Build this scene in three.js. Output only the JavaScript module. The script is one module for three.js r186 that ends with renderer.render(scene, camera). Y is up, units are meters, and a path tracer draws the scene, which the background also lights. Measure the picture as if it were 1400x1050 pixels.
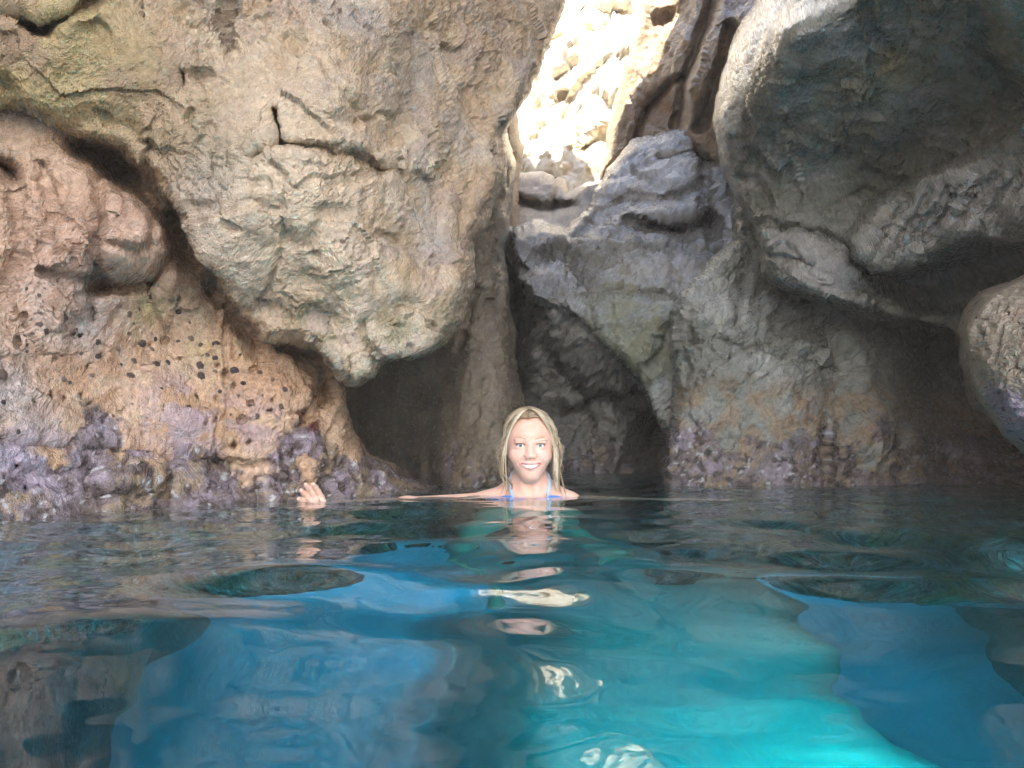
import * as THREE from 'three';
import { mergeGeometries } from 'three/addons/utils/BufferGeometryUtils.js';

// ---------------------------------------------------------------- camera, sky, sun, exposure
const renderer = new THREE.WebGLRenderer({ antialias: true });
renderer.toneMapping = THREE.LinearToneMapping;
renderer.toneMappingExposure = 7.4;
renderer.shadowMap.enabled = true;
const scene = new THREE.Scene();

const EYE = 0.19, F = 1058, PITCH = Math.atan(75 / F);     // phone held just above the water, tilted up 4 degrees
const camera = new THREE.PerspectiveCamera(2 * Math.atan(525 / F) * 180 / Math.PI, 4 / 3, 0.03, 400);
camera.position.set(0, EYE, 0);
camera.rotation.x = PITCH;

{ // clear summer sky: white haze at the horizon, blue overhead
  const w = 64, h = 64, d = new Float32Array(w * h * 4);
  for (let j = 0; j < h; j++) for (let i = 0; i < w; i++) {
    const el = Math.max(0, ((j + 0.5) / h - 0.5) * Math.PI), k = Math.pow(Math.sin(el), 0.55), o = (j * w + i) * 4;
    d[o] = 1.85 + (0.36 - 1.85) * k; d[o + 1] = 1.58 + (0.60 - 1.58) * k; d[o + 2] = 1.26 + (1.12 - 1.26) * k; d[o + 3] = 1;
  }
  const sky = new THREE.DataTexture(d, w, h, THREE.RGBAFormat, THREE.FloatType);
  sky.mapping = THREE.EquirectangularReflectionMapping; sky.magFilter = THREE.LinearFilter; sky.needsUpdate = true;
  scene.background = sky; scene.environment = sky;
}
const sun = new THREE.DirectionalLight(new THREE.Color(1, 0.93, 0.82), 5.0);
const SUN = new THREE.Vector3(-0.35, 0.80, 0.50).normalize();
sun.position.copy(SUN).multiplyScalar(40); sun.castShadow = true;
Object.assign(sun.shadow.camera, { left: -15, right: 15, top: 15, bottom: -15, near: 1, far: 90 });
sun.shadow.mapSize.set(2048, 2048);
scene.add(sun, sun.target);

// ---------------------------------------------------------------- helpers
let seed = 12345;
const rnd = () => { seed = (seed * 1664525 + 1013904223) >>> 0; return seed / 4294967296; };
const PERM = new Uint8Array(512), GX = new Float32Array(256), GY = new Float32Array(256), GZ = new Float32Array(256);
{
  const p = [...Array(256).keys()];
  for (let i = 255; i > 0; i--) { const j = Math.floor(rnd() * (i + 1)); [p[i], p[j]] = [p[j], p[i]]; }
  for (let i = 0; i < 512; i++) PERM[i] = p[i & 255];
  for (let i = 0; i < 256; i++) { const z = rnd() * 2 - 1, a = rnd() * 6.2832, r = Math.sqrt(1 - z * z); GX[i] = r * Math.cos(a); GY[i] = r * Math.sin(a); GZ[i] = z; }
}
function noise(x, y, z) {                                  // gradient noise, about -0.8 .. 0.8
  const xi = Math.floor(x), yi = Math.floor(y), zi = Math.floor(z), X = xi & 255, Y = yi & 255, Z = zi & 255;
  x -= xi; y -= yi; z -= zi;
  const u = x * x * x * (x * (x * 6 - 15) + 10), v = y * y * y * (y * (y * 6 - 15) + 10), w = z * z * z * (z * (z * 6 - 15) + 10);
  const A = PERM[X] + Y, AA = PERM[A & 255] + Z, AB = PERM[(A + 1) & 255] + Z, B = PERM[X + 1] + Y, BA = PERM[B & 255] + Z, BB = PERM[(B + 1) & 255] + Z;
  const g = (h, a, b, c) => GX[h] * a + GY[h] * b + GZ[h] * c;
  const l = (a, b, t) => a + (b - a) * t;
  return l(l(l(g(PERM[AA & 255], x, y, z), g(PERM[BA & 255], x - 1, y, z), u), l(g(PERM[AB & 255], x, y - 1, z), g(PERM[BB & 255], x - 1, y - 1, z), u), v),
    l(l(g(PERM[(AA + 1) & 255], x, y, z - 1), g(PERM[(BA + 1) & 255], x - 1, y, z - 1), u), l(g(PERM[(AB + 1) & 255], x, y - 1, z - 1), g(PERM[(BB + 1) & 255], x - 1, y - 1, z - 1), u), v), w) * 1.5;
}
function fbm(x, y, z, n) { let a = 0.5, s = 0; for (let i = 0; i < n; i++) { s += a * noise(x, y, z); x = x * 2.03 + 7.1; y = y * 2.03 + 3.7; z = z * 2.03 + 5.3; a *= 0.5; } return s; }
function ridge(x, y, z, n) { let a = 0.5, s = 0; for (let i = 0; i < n; i++) { s += a * (1 - 2 * Math.abs(noise(x, y, z))); x = x * 2.07 + 3.1; y = y * 2.07 + 9.7; z = z * 2.07 + 1.3; a *= 0.5; } return s; }
const CELL = [0, 0];
function worley(x, y, z) {                                 // CELL = [nearest, second nearest]
  const xi = Math.floor(x), yi = Math.floor(y), zi = Math.floor(z); let a = 9, b = 9;
  for (let i = -1; i <= 1; i++) for (let j = -1; j <= 1; j++) for (let k = -1; k <= 1; k++) {
    const h = PERM[(PERM[(PERM[(xi + i) & 255] + yi + j) & 255] + zi + k) & 255];
    const dx = xi + i + 0.5 + GX[h] * 0.45 - x, dy = yi + j + 0.5 + GY[h] * 0.45 - y, dz = zi + k + 0.5 + GZ[h] * 0.45 - z, d = dx * dx + dy * dy + dz * dz;
    if (d < a) { b = a; a = d; } else if (d < b) b = d;
  }
  CELL[0] = Math.sqrt(a); CELL[1] = Math.sqrt(b); return CELL[0];
}
function chips(x, y, z) {                                  // broken facets: every cell is a plane with a tilt of its own
  const xi = Math.floor(x), yi = Math.floor(y), zi = Math.floor(z); let a = 9, v = 0;
  for (let i = -1; i <= 1; i++) for (let j = -1; j <= 1; j++) for (let k = -1; k <= 1; k++) {
    const h = PERM[(PERM[(PERM[(xi + i) & 255] + yi + j) & 255] + zi + k) & 255];
    const dx = xi + i + 0.5 + GX[h] * 0.45 - x, dy = yi + j + 0.5 + GY[h] * 0.45 - y, dz = zi + k + 0.5 + GZ[h] * 0.45 - z, d = dx * dx + dy * dy + dz * dz;
    if (d < a) { a = d; const q = (h * 7 + 31) & 255; v = GX[q] * dx + GY[q] * dy + GZ[q] * dz + 0.35 * GY[(q + 50) & 255]; }
  }
  return v;
}
const clamp = (x, a = 0, b = 1) => x < a ? a : x > b ? b : x;
const smooth = (a, b, x) => { const t = clamp((x - a) / (b - a)); return t * t * (3 - 2 * t); };
const mix3 = (a, b, t) => [a[0] + (b[0] - a[0]) * t, a[1] + (b[1] - a[1]) * t, a[2] + (b[2] - a[2]) * t];
const cp = Math.cos(PITCH), sp = Math.sin(PITCH);
// direction through a pixel of the photograph, scaled so that it runs 1 m along -z: its end at depth d lies d metres in front
function ray(px, py) { const x = (px - 700) / F, y = (525 - py) / F, yy = y * cp + sp, zz = y * sp - cp; return [x / -zz, yy / -zz]; }
function at(px, py, d) { const r = ray(px, py); return new THREE.Vector3(r[0] * d, EYE + r[1] * d, -d); }

function tps(pts) {                                        // thin-plate surface through (px, py, depth)
  const n = pts.length, N = n + 3, S = 1 / 300, U = (r2) => r2 < 1e-12 ? 0 : r2 * Math.log(r2), M = [];
  for (let i = 0; i < N; i++) M.push(new Float64Array(N + 1));
  for (let i = 0; i < n; i++) {
    const [x, y, v] = pts[i];
    for (let j = 0; j < n; j++) M[i][j] = U(((x - pts[j][0]) * S) ** 2 + ((y - pts[j][1]) * S) ** 2) + (i === j ? 0.004 : 0);
    M[i][n] = M[n][i] = 1; M[i][n + 1] = M[n + 1][i] = x * S; M[i][n + 2] = M[n + 2][i] = y * S; M[i][N] = v;
  }
  for (let c = 0; c < N; c++) {
    let p = c; for (let r = c + 1; r < N; r++) if (Math.abs(M[r][c]) > Math.abs(M[p][c])) p = r;
    [M[c], M[p]] = [M[p], M[c]];
    for (let r = 0; r < N; r++) if (r !== c) { const f = M[r][c] / M[c][c]; if (f) for (let k = c; k <= N; k++) M[r][k] -= f * M[c][k]; }
  }
  const w = M.map((r, i) => r[N] / r[i]);
  return (px, py) => { let s = w[n] + w[n + 1] * px * S + w[n + 2] * py * S; for (let i = 0; i < n; i++) s += w[i] * U(((px - pts[i][0]) * S) ** 2 + ((py - pts[i][1]) * S) ** 2); return s; };
}
const NEAR = [0, 0];
function segDist(px, py, L, closed) {
  let best = 1e9; const n = L.length;
  for (let i = 0; i < (closed ? n : n - 1); i++) {
    const a = L[i], b = L[(i + 1) % n], dx = b[0] - a[0], dy = b[1] - a[1], t = clamp(((px - a[0]) * dx + (py - a[1]) * dy) / (dx * dx + dy * dy || 1));
    const ex = a[0] + dx * t - px, ey = a[1] + dy * t - py, d = ex * ex + ey * ey; if (d < best) { best = d; NEAR[0] = ex; NEAR[1] = ey; }
  }
  return Math.sqrt(best);
}
function inside(px, py, L) { let c = false; for (let i = 0, j = L.length - 1; i < L.length; j = i++) if ((L[i][1] > py) !== (L[j][1] > py) && px < (L[j][0] - L[i][0]) * (py - L[i][1]) / (L[j][1] - L[i][1]) + L[i][0]) c = !c; return c; }
// features on a rock face, in pixels of the photograph and metres of depth (positive = carved in)
function crack(path, w, depth, w2) {
  const xs = path.map((p) => p[0]), ys = path.map((p) => p[1]), m = w * 2.5, box = [Math.min(...xs) - m, Math.min(...ys) - m, Math.max(...xs) + m, Math.max(...ys) + m];
  return (x, y) => { if (x < box[0] || x > box[2] || y < box[1] || y > box[3]) return 0; const d = segDist(x, y, path) / w; return depth * Math.exp(-d * d); };
}
function dent(cx, cy, rx, ry, depth, turn = 0, sharp = 1) {  // smooth bowl (or, with a negative depth, a knob)
  const c = Math.cos(turn), s = Math.sin(turn), m = Math.max(rx, ry) * 2.6;
  return (x, y) => { const dx = x - cx, dy = y - cy; if (Math.abs(dx) > m || Math.abs(dy) > m) return 0; const u = (dx * c + dy * s) / rx, v = (dy * c - dx * s) / ry; return depth * Math.exp(-Math.pow(u * u + v * v, sharp)); };
}
function region(poly, edge, depth) {                        // plateau set back (or forward) inside an outline, with a soft edge
  const xs = poly.map((p) => p[0]), ys = poly.map((p) => p[1]), box = [Math.min(...xs) - edge, Math.min(...ys) - edge, Math.max(...xs) + edge, Math.max(...ys) + edge];
  return (x, y) => { if (x < box[0] || x > box[2] || y < box[1] || y > box[3]) return 0; const d = segDist(x, y, poly, true) * (inside(x, y, poly) ? 1 : -1); return depth * smooth(-edge, edge, d); };
}

const numbers = {};
function numbered(n) { const k = numbers[n] = (numbers[n] ?? -1) + 1; return k ? `${n}_${String(k).padStart(3, '0')}` : n; }
function add(o, name, label, category, extra = {}) { o.name = numbered(name); if (label) o.userData = { label, category, ...extra }; scene.add(o); o.traverse((m) => { if (m.isMesh) { m.castShadow = m.receiveShadow = true; } }); return o; }

// One rock mass: its outline as seen from the water and its depth at a few points give a curved face, which is carved, roughened in 3D and closed round its edges.
// the point and the outward direction of a finished face nearest to a pixel
function onFace(g, px, py) { const L = g.userData.px, p = g.attributes.position, n = g.attributes.normal; let b = 0, bd = 1e9; for (let v = 0; v < L.length / 2; v++) { const d = (L[2 * v] - px) ** 2 + (L[2 * v + 1] - py) ** 2; if (d < bd) { bd = d; b = v; } } const N = new THREE.Vector3(); for (let k = -3; k <= 3; k++) if (n.getX(b + k)) N.add(new THREE.Vector3(n.getX(b + k), n.getY(b + k), n.getZ(b + k))); return [new THREE.Vector3(p.getX(b), p.getY(b), p.getZ(b)), N.normalize()]; }
function rock({ poly, ctrl, step = 2, round = 40, curl = 0.35, back = 0.9, warp = 7, features = [], grain = 0, lean = 0, relief, color }) {
  const depth = tps(ctrl), xs = poly.map((p) => p[0]), ys = poly.map((p) => p[1]);
  const stepAt = typeof step === 'function' ? step : null, x0 = Math.min(...xs), y0 = Math.min(...ys);
  // columns and rows are finer inside the picture
  const line = (lo, hi, a, b) => { const L = []; let v = lo; while (v < hi) { L.push(v); const out = Math.max(a - v, v - b, 0); v += step * (1 + Math.min(out / 40, 7)); } L.push(hi); return L; };
  const X = line(x0, Math.max(...xs), -12, 1412), Y = line(y0, Math.max(...ys), -12, 720), nx = X.length, ny = Y.length;
  const id = new Int32Array(nx * ny).fill(-1), P = [], PX = [], K = [];
  for (let j = 0; j < ny; j++) for (let i = 0; i < nx; i++) {
    let ux = X[i], uy = Y[j];
    const wx = ux + warp * (fbm(ux * 0.018, uy * 0.018, 1.5, 4) * 2), wy = uy + warp * (fbm(ux * 0.018, uy * 0.018, 9.5, 4) * 2);
    if (!inside(wx, wy, poly)) continue;
    let s = segDist(wx, wy, poly, true); if (s < step) { ux += NEAR[0]; uy += NEAR[1]; s = 0; }
    let d = depth(ux, uy);
    for (const f of features) d += f(wx, wy);
    if (s < round) { const t = 1 - s / round; d += curl * (1 - Math.sqrt(Math.max(0, 1 - t * t))); }
    const r = ray(ux, uy);
    id[j * nx + i] = P.length / 3; P.push(r[0] * d, EYE + r[1] * d, -d); PX.push(ux, uy); K.push(smooth(0, round * 0.6, s));
  }
  const I = []; 
  for (let j = 0; j < ny - 1; j++) for (let i = 0; i < nx - 1; i++) {
    const a = id[j * nx + i], b = id[j * nx + i + 1], c = id[(j + 1) * nx + i], e = id[(j + 1) * nx + i + 1];
    if (a >= 0 && c >= 0 && b >= 0) I.push(a, c, b);
    if (b >= 0 && c >= 0 && e >= 0) I.push(b, c, e);
    if (a >= 0 && c >= 0 && e >= 0 && b < 0) I.push(a, c, e);
    if (a >= 0 && b >= 0 && e >= 0 && c < 0) I.push(a, e, b);
  }
  // rough relief along the normals of the smooth face
  const g = new THREE.BufferGeometry(); g.setAttribute('position', new THREE.Float32BufferAttribute(P, 3)); g.setIndex(I); g.computeVertexNormals();
  const Nn = g.attributes.normal.array, nv = P.length / 3, C = new Float32Array(nv * 3);
  for (let v = 0; v < nv; v++) {
    const x = P[3 * v], y = P[3 * v + 1], z = P[3 * v + 2], turned = Math.abs(Nn[3 * v] * x + Nn[3 * v + 1] * (y - EYE) + Nn[3 * v + 2] * z) / Math.hypot(x, y - EYE, z), h = relief(x, y, z) * (0.45 + 0.55 * K[v]) * (0.3 + 0.7 * smooth(0.05, 0.45, turned));   // calmer where the face turns away and its vertices lie far apart
    P[3 * v] = x + Nn[3 * v] * h; P[3 * v + 1] = y + Nn[3 * v + 1] * h; P[3 * v + 2] = z + Nn[3 * v + 2] * h;
    const c = color(x, y, z); C[3 * v] = c[0]; C[3 * v + 1] = c[1]; C[3 * v + 2] = c[2];
  }
  // close the edges: rings that turn back and inwards
  const used = new Map(), key = (a, b) => a * 4194304 + b;
  for (let t = 0; t < I.length; t += 3) for (const [a, b] of [[I[t], I[t + 1]], [I[t + 1], I[t + 2]], [I[t + 2], I[t]]]) { const k = key(b, a); if (used.has(k)) used.delete(k); else used.set(key(a, b), [a, b]); }
  let cx = 0, cy = 0; for (let v = 0; v < nv; v++) { cx += P[3 * v] / nv; cy += P[3 * v + 1] / nv; }
  const P2 = P, C2 = [...C], ringOf = new Map();
  const ring = (v) => { let r = ringOf.get(v); if (!r) { r = []; for (let k = 1; k <= 3; k++) { r.push(P2.length / 3); const x = P2[3 * v], y = P2[3 * v + 1], z = P2[3 * v + 2], q = 1 + back * k / 3 / -z, s = 1 - 0.09 * k * k / 3, n = 0.05 * noise(x * 5, y * 5, k); P2.push((cx + (x - cx) * s) * q + n, EYE + (cy - EYE + (y - cy) * s) * q + n, z * q); C2.push(C2[3 * v], C2[3 * v + 1], C2[3 * v + 2]); } ringOf.set(v, r); } return r; };
  for (const [a, b] of used.values()) { const A = [a, ...ring(a)], B = [b, ...ring(b)]; for (let k = 0; k < 3; k++) I.push(A[k], A[k + 1], B[k], B[k], A[k + 1], B[k + 1]); }
  const out = new THREE.BufferGeometry();
  out.setAttribute('position', new THREE.Float32BufferAttribute(P2, 3)); out.setAttribute('color', new THREE.Float32BufferAttribute(C2, 3)); out.setIndex(I); out.computeVertexNormals();
  const uv = new Float32Array(P2.length / 3 * 2), gc = Math.cos(grain), gs = Math.sin(grain);      // uv in metres along the face
  for (let v = 0; v < uv.length / 2; v++) { uv[2 * v] = P2[3 * v] * gc + P2[3 * v + 2] * gs; uv[2 * v + 1] = P2[3 * v + 1] * Math.cos(lean) + P2[3 * v + 2] * Math.sin(lean); }
  out.setAttribute('uv', new THREE.BufferAttribute(uv, 2));
  out.userData.px = PX; return out;
}
const grit = (() => {                                       // tileable grain, 0.4 m a side: pits, crystals and damp specks
  const n = 1024, b = new Uint8Array(n * n * 4), r = new Uint8Array(n * n * 4), per = (f, i, j, s) => { const a = i / n * 6.2832, c = j / n * 6.2832, R = f / 6.2832; return noise(Math.cos(a) * R + s, Math.sin(a) * R + Math.cos(c) * R * 0.7, Math.sin(c) * R + s * 1.7); };
  for (let j = 0; j < n; j++) for (let i = 0; i < n; i++) {
    const h = 0.5 + 0.3 * (0.35 - Math.abs(per(40, i, j, 3))) + 0.25 * (0.3 - Math.abs(per(90, i, j, 31))) + 0.16 * per(190, i, j, 57), w = per(26, i, j, 80) + 0.7 * per(75, i, j, 11), o = 4 * (j * n + i);
    b[o] = b[o + 1] = b[o + 2] = 255 * clamp(h); b[o + 3] = r[o + 3] = 255; r[o] = r[o + 1] = r[o + 2] = 255 * clamp(0.72 + 0.42 * w, 0.3, 1);
  }
  return [b, r].map((d) => { const t = new THREE.DataTexture(d, n, n); t.wrapS = t.wrapT = THREE.RepeatWrapping; t.magFilter = THREE.LinearFilter; t.repeat.set(2.5, 2.5); t.needsUpdate = true; return t; });
})();
const rockMat = (o) => new THREE.MeshPhysicalMaterial({ vertexColors: true, roughness: 0.62, bumpMap: grit[0], bumpScale: 0.011, roughnessMap: grit[1], ...o });

// ---------------------------------------------------------------- rock: relief and colour
// hammered, chipped limestone
function hammered(x, y, z, s = 1) {
  const q = 0.03 * noise(x * 8, y * 8, z * 8) + 0.012 * noise(x * 24, y * 24, z * 24) + 0.005 * noise(x * 70, y * 70, z * 70), wx = x + q, wy = y - q, wz = z + 0.5 * q;
  const rough = smooth(-0.25, 0.35, noise(x * 2.4 + 5, y * 2.4, z * 2.4));
  let h = 0.07 * fbm(x * 2.1, y * 2.1, z * 2.1, 3) + 0.018 * ridge(x * 3.7 + 1, y * 3.2, z * 3.7, 2) + 0.022 * fbm(x * 8, y * 8, z * 8, 4);
  h += s * (0.022 * chips(wx * 4.5, wy * 4.5, wz * 4.5) + (0.3 + 0.7 * rough) * (0.011 * chips(wx * 11, wy * 10, wz * 11) + 0.0055 * chips(wx * 27, wy * 22, wz * 27)));
  const a = wx * 0.85 + wy * 0.53, b = -wx * 0.53 + wy * 0.85;
  h += s * (0.45 + 0.75 * rough) * (0.0062 * chips(a * 60, b * 40, wz * 55) + 0.0040 * chips(a * 110, b * 80, wz * 100) + 0.004 * noise(a * 34, b * 26, z * 34));
  h -= 0.022 * smooth(0.045, 0.0, Math.abs(noise(wx * 2.6 + 3, wy * 1.7, wz * 2.6))) * smooth(0.0, 0.3, noise(x * 1.5, y * 1.5 + 7, z * 1.5));     // open joints
  const pit = noise(x * 13 + 4, y * 13, z * 13); h -= s * 0.020 * smooth(0.42, 0.60, pit);
  return h;
}
// smoother, slabby rock with flakes that run along a tilted grain
function slabby(x, y, z, grain = [0.8, 0.6], s = 1) {
  const q = 0.02 * noise(x * 10, y * 10, z * 10) + 0.006 * noise(x * 40, y * 40, z * 40), a = (x + q) * grain[0] + (y - q) * grain[1], b = -(x + q) * grain[1] + (y - q) * grain[0], c = z + q;
  let h = 0.08 * fbm(x * 1.9 + 4, y * 1.9, z * 1.9, 3) + 0.03 * fbm(x * 6, y * 6 + 3, z * 6, 3);
  const l = b * 8 + 1.6 * fbm(a * 2.2, b * 4, z * 2.2, 4), st = l - Math.floor(l);          // ledges along the grain
  h += s * 0.04 * (st - 0.5) * smooth(-0.2, 0.4, noise(a * 2.3, b * 3, z * 2)) + s * 0.05 * chips(a * 2.2, b * 3.6, c * 2.2);
  h -= s * 0.02 * smooth(0.04, 0.0, Math.abs(noise(a * 2.1 + 8, b * 3.4, c * 2.1))) * smooth(-0.1, 0.25, noise(x * 1.6, y * 1.6 + 2, z * 1.6));
  h += s * (0.022 * chips(a * 5, b * 10, c * 6) + 0.013 * chips(a * 12, b * 26, c * 15) + 0.006 * chips(a * 34, b * 62, c * 40) + 0.004 * ridge(a * 40, b * 75, z * 50, 2));
  return h;
}
const patch = (px, py, d, r) => { const p = at(px, py, d); return (x, y, z) => { const q = ((x - p.x) ** 2 + (y - p.y) ** 2 + (z - p.z) ** 2) / (r * r); return Math.exp(-q); }; };
const TAN = [0.44, 0.315, 0.195], CREAM = [0.56, 0.45, 0.31], OCHRE = [0.34, 0.235, 0.125], BROWN = [0.20, 0.14, 0.085], ROSE = [0.44, 0.30, 0.22], ORANGE = [0.42, 0.24, 0.12],
  LILAC = [0.34, 0.26, 0.37], PURPLE = [0.17, 0.115, 0.165], MOSS = [0.13, 0.135, 0.065], GREY = [0.32, 0.285, 0.235], SLATE = [0.22, 0.235, 0.25], GREEN = [0.155, 0.17, 0.135], BLACK = [0.03, 0.028, 0.024], MAROON = [0.075, 0.018, 0.014], YELLOW = [0.40, 0.34, 0.15];
function speckle(c, x, y, z, k = 0.25) { const n = noise(x * 60, y * 60, z * 60) + 0.7 * noise(x * 130, y * 130, z * 130); const f = 1 + k * n; return [c[0] * f, c[1] * f, c[2] * f]; }
// crusts near the waterline: coralline algae with ragged edges
function tideBand(c, x, y, z, top, rich = 1) {
  const n = fbm(x * 4.5, y * 4.5, z * 4.5, 4), m = fbm(x * 14, y * 14, z * 14, 4), k = fbm(x * 9 + 3, y * 9, z * 9, 4), s = fbm(x * 34, y * 34, z * 34, 2), t = y - top * (1 + 2.4 * n);
  const inBand = smooth(0.03, -0.02, t + 0.16 * m);
  let band = mix3([0.135, 0.105, 0.10], [0.225, 0.185, 0.18], smooth(-0.15, 0.2, m + 0.4 * s));
  band = mix3(band, [0.26, 0.215, 0.25], 0.8 * smooth(0.05, 0.25, k + 0.5 * n));
  band = mix3(band, [0.25, 0.185, 0.105], 0.8 * smooth(0.04, 0.2, -k + 0.5 * s));
  band = mix3(band, [0.05, 0.037, 0.035], smooth(0.07, 0.2, fbm(x * 24, y * 24 + 8, z * 24, 3) + 0.3 * s));
  band = mix3(band, [0.44, 0.44, 0.42], smooth(0.24, 0.32, fbm(x * 48 + 3, y * 48, z * 48, 2) + 0.25 * m));
  return mix3(c, band, inBand * rich);
}

// ---------------------------------------------------------------- left side
const yel = patch(40, 60, 1.9, 0.32), yel2 = patch(150, 260, 2.1, 0.15), mossA = [patch(540, 480, 2.45, 0.14), patch(440, 440, 2.4, 0.10), patch(600, 460, 2.6, 0.12), patch(260, 180, 2.0, 0.10)], paleA = [patch(420, 270, 2.2, 0.26), patch(545, 425, 2.45, 0.075), patch(480, 500, 2.3, 0.06), patch(330, 250, 2.1, 0.25)], greyA = [patch(580, 330, 2.6, 0.1), patch(545, 140, 2.6, 0.12), patch(280, 250, 2.1, 0.1), patch(480, 40, 2.3, 0.1)], brownA = [patch(130, 120, 1.9, 0.3), patch(-40, 60, 1.8, 0.5)];
const sum = (L, x, y, z) => { let s = 0; for (const f of L) s += f(x, y, z); return s; };
const bigBoulder = rock({
  step: 1.7, grain: -0.4,
  poly: [[-420, 150], [-420, -420], [800, -420], [782, -100], [775, 0], [748, 70], [716, 140], [695, 190], [690, 250], [674, 290], [655, 330], [646, 380], [632, 438], [606, 472], [575, 490], [540, 497], [516, 498], [508, 514], [488, 528], [466, 522], [446, 500], [410, 478], [355, 468], [320, 420], [296, 385], [262, 335], [236, 283], [205, 243], [165, 212], [120, 196], [70, 186], [30, 160], [-40, 150]],
  ctrl: [[-400, -400, 1.7], [-400, 150, 1.6], [0, -350, 2.0], [0, 50, 1.88], [60, 150, 1.98], [150, 100, 1.98], [200, 220, 2.12], [300, 50, 2.08], [300, 300, 2.12], [400, 250, 2.12], [400, 400, 2.27], [470, 510, 2.36], [480, 350, 2.2], [500, 100, 2.25], [550, 250, 2.42], [560, 460, 2.42], [620, 400, 2.56], [640, 300, 2.72], [600, 100, 2.62], [680, 120, 2.95], [720, 60, 3.2], [760, 0, 3.5], [400, -300, 2.25], [650, -300, 2.9], [790, -380, 3.7]],
  round: 26, curl: 0.26, warp: 8, back: 1.4,
  features: [
    crack([[312, -10], [305, 30], [316, 70]], 8, 0.05), crack([[246, 95], [252, 122]], 5, 0.06), crack([[250, 122], [215, 190]], 3, 0.012),
    crack([[374, 158], [379, 185], [381, 200]], 6, 0.10), crack([[352, 212], [380, 201], [420, 200], [470, 205], [520, 232]], 8, 0.08), crack([[520, 232], [590, 250]], 10, 0.03),
    dent(420, 262, 75, 55, -0.06), dent(430, 200, 80, 18, -0.045), crack([[345, 215], [340, 255], [365, 300], [400, 330]], 8, 0.02),
    crack([[-20, 5], [50, 38], [66, 32], [110, 8], [150, -20]], 9, 0.12), dent(62, 40, 12, 9, 0.12), dent(100, 18, 30, 16, -0.05),
    crack([[60, 190], [120, 165], [180, 180], [230, 215]], 12, 0.035), crack([[0, 120], [40, 170]], 14, 0.05),
    dent(545, 425, 34, 28, 0.05), dent(583, 400, 20, 60, -0.02), dent(484, 494, 28, 26, -0.03), crack([[450, 470], [485, 472], [515, 484]], 10, 0.02), crack([[500, 440], [505, 500]], 8, 0.03), dent(440, 440, 36, 20, 0.05), dent(360, 430, 30, 25, 0.05), dent(500, 290, 30, 44, -0.03),
    crack([[560, 60], [570, 130], [540, 200], [575, 270], [560, 330]], 22, 0.06), dent(610, 60, 40, 60, 0.06, 0.4), dent(530, 60, 40, 60, -0.04), crack([[640, 130], [600, 260], [590, 360]], 16, 0.05), crack([[690, 40], [645, 200], [628, 330]], 14, 0.035),
    dent(470, 410, 22, 20, 0.03), dent(520, 380, 18, 24, 0.03), dent(425, 380, 20, 16, 0.025), dent(570, 350, 14, 24, 0.035), dent(245, 60, 40, 40, -0.03), dent(455, 130, 40, 46, -0.03), crack([[420, 330], [445, 300], [480, 290]], 7, 0.025), crack([[280, 100], [300, 180], [285, 240]], 7, 0.015),
  ],
  relief: (x, y, z) => hammered(x, y, z, 1),
  color: (x, y, z) => {
    const n = fbm(x * 3, y * 3, z * 3, 4), m = fbm(x * 10, y * 10, z * 10, 3), k = fbm(x * 6 + 9, y * 6, z * 6, 3);
    let c = mix3(TAN, CREAM, smooth(-0.25, 0.3, n)); c = mix3(c, GREY, 0.55 * smooth(0.02, 0.25, k)); c = mix3(c, OCHRE, 0.65 * smooth(0.08, 0.3, m)); c = mix3(c, [0.36, 0.27, 0.22], 0.5 * smooth(0, 0.25, -m));
    c = mix3(c, CREAM, clamp(0.6 * sum(paleA, x, y, z))); c = mix3(c, [0.30, 0.29, 0.27], clamp(0.7 * sum(greyA, x, y, z))); c = mix3(c, [0.33, 0.225, 0.135], clamp(0.75 * sum(brownA, x, y, z)));
    c = mix3(c, [0.36, 0.29, 0.12], clamp(0.75 * yel(x, y, z)) * smooth(-0.2, 0.2, k + 0.1)); c = mix3(c, MOSS, clamp(0.85 * sum(mossA, x, y, z)) * smooth(-0.25, 0.15, m)); 
    return speckle(c, x, y, z, 0.22);
  },
});
add(new THREE.Mesh(bigBoulder, rockMat({ roughness: 0.35 })), 'limestone_boulder', 'huge pale tan limestone boulder bulging out over the pitted pink rock', 'boulder');

const limpetSpots = [];
const redA = [patch(415, 488, 2.55, 0.055), patch(445, 540, 2.6, 0.07), patch(425, 575, 2.55, 0.05)], greyB = [patch(95, 430, 2.12, 0.11), patch(0, 530, 1.9, 0.12)], pinkB = [patch(60, 340, 2.05, 0.3), patch(190, 330, 2.0, 0.2)], orangeB = [patch(130, 500, 2.2, 0.22), patch(330, 560, 2.5, 0.2), patch(0, 480, 1.9, 0.3)], yelB = [patch(200, 425, 2.3, 0.07), patch(270, 480, 2.4, 0.06), patch(30, 570, 1.95, 0.1)], lilacB = [patch(60, 635, 2.0, 0.10), patch(250, 580, 2.35, 0.13), patch(350, 590, 2.5, 0.09), patch(10, 640, 1.9, 0.1)];
const pits = []; for (let k = 0; k < 70; k++) { const u = rnd(), v = rnd(); pits.push(dent(20 + 400 * u, 420 + 250 * v, 3 + 3 * rnd(), 2.5 + 2 * rnd(), 0.02 + 0.02 * rnd(), rnd() * 3, 2)); }
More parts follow.
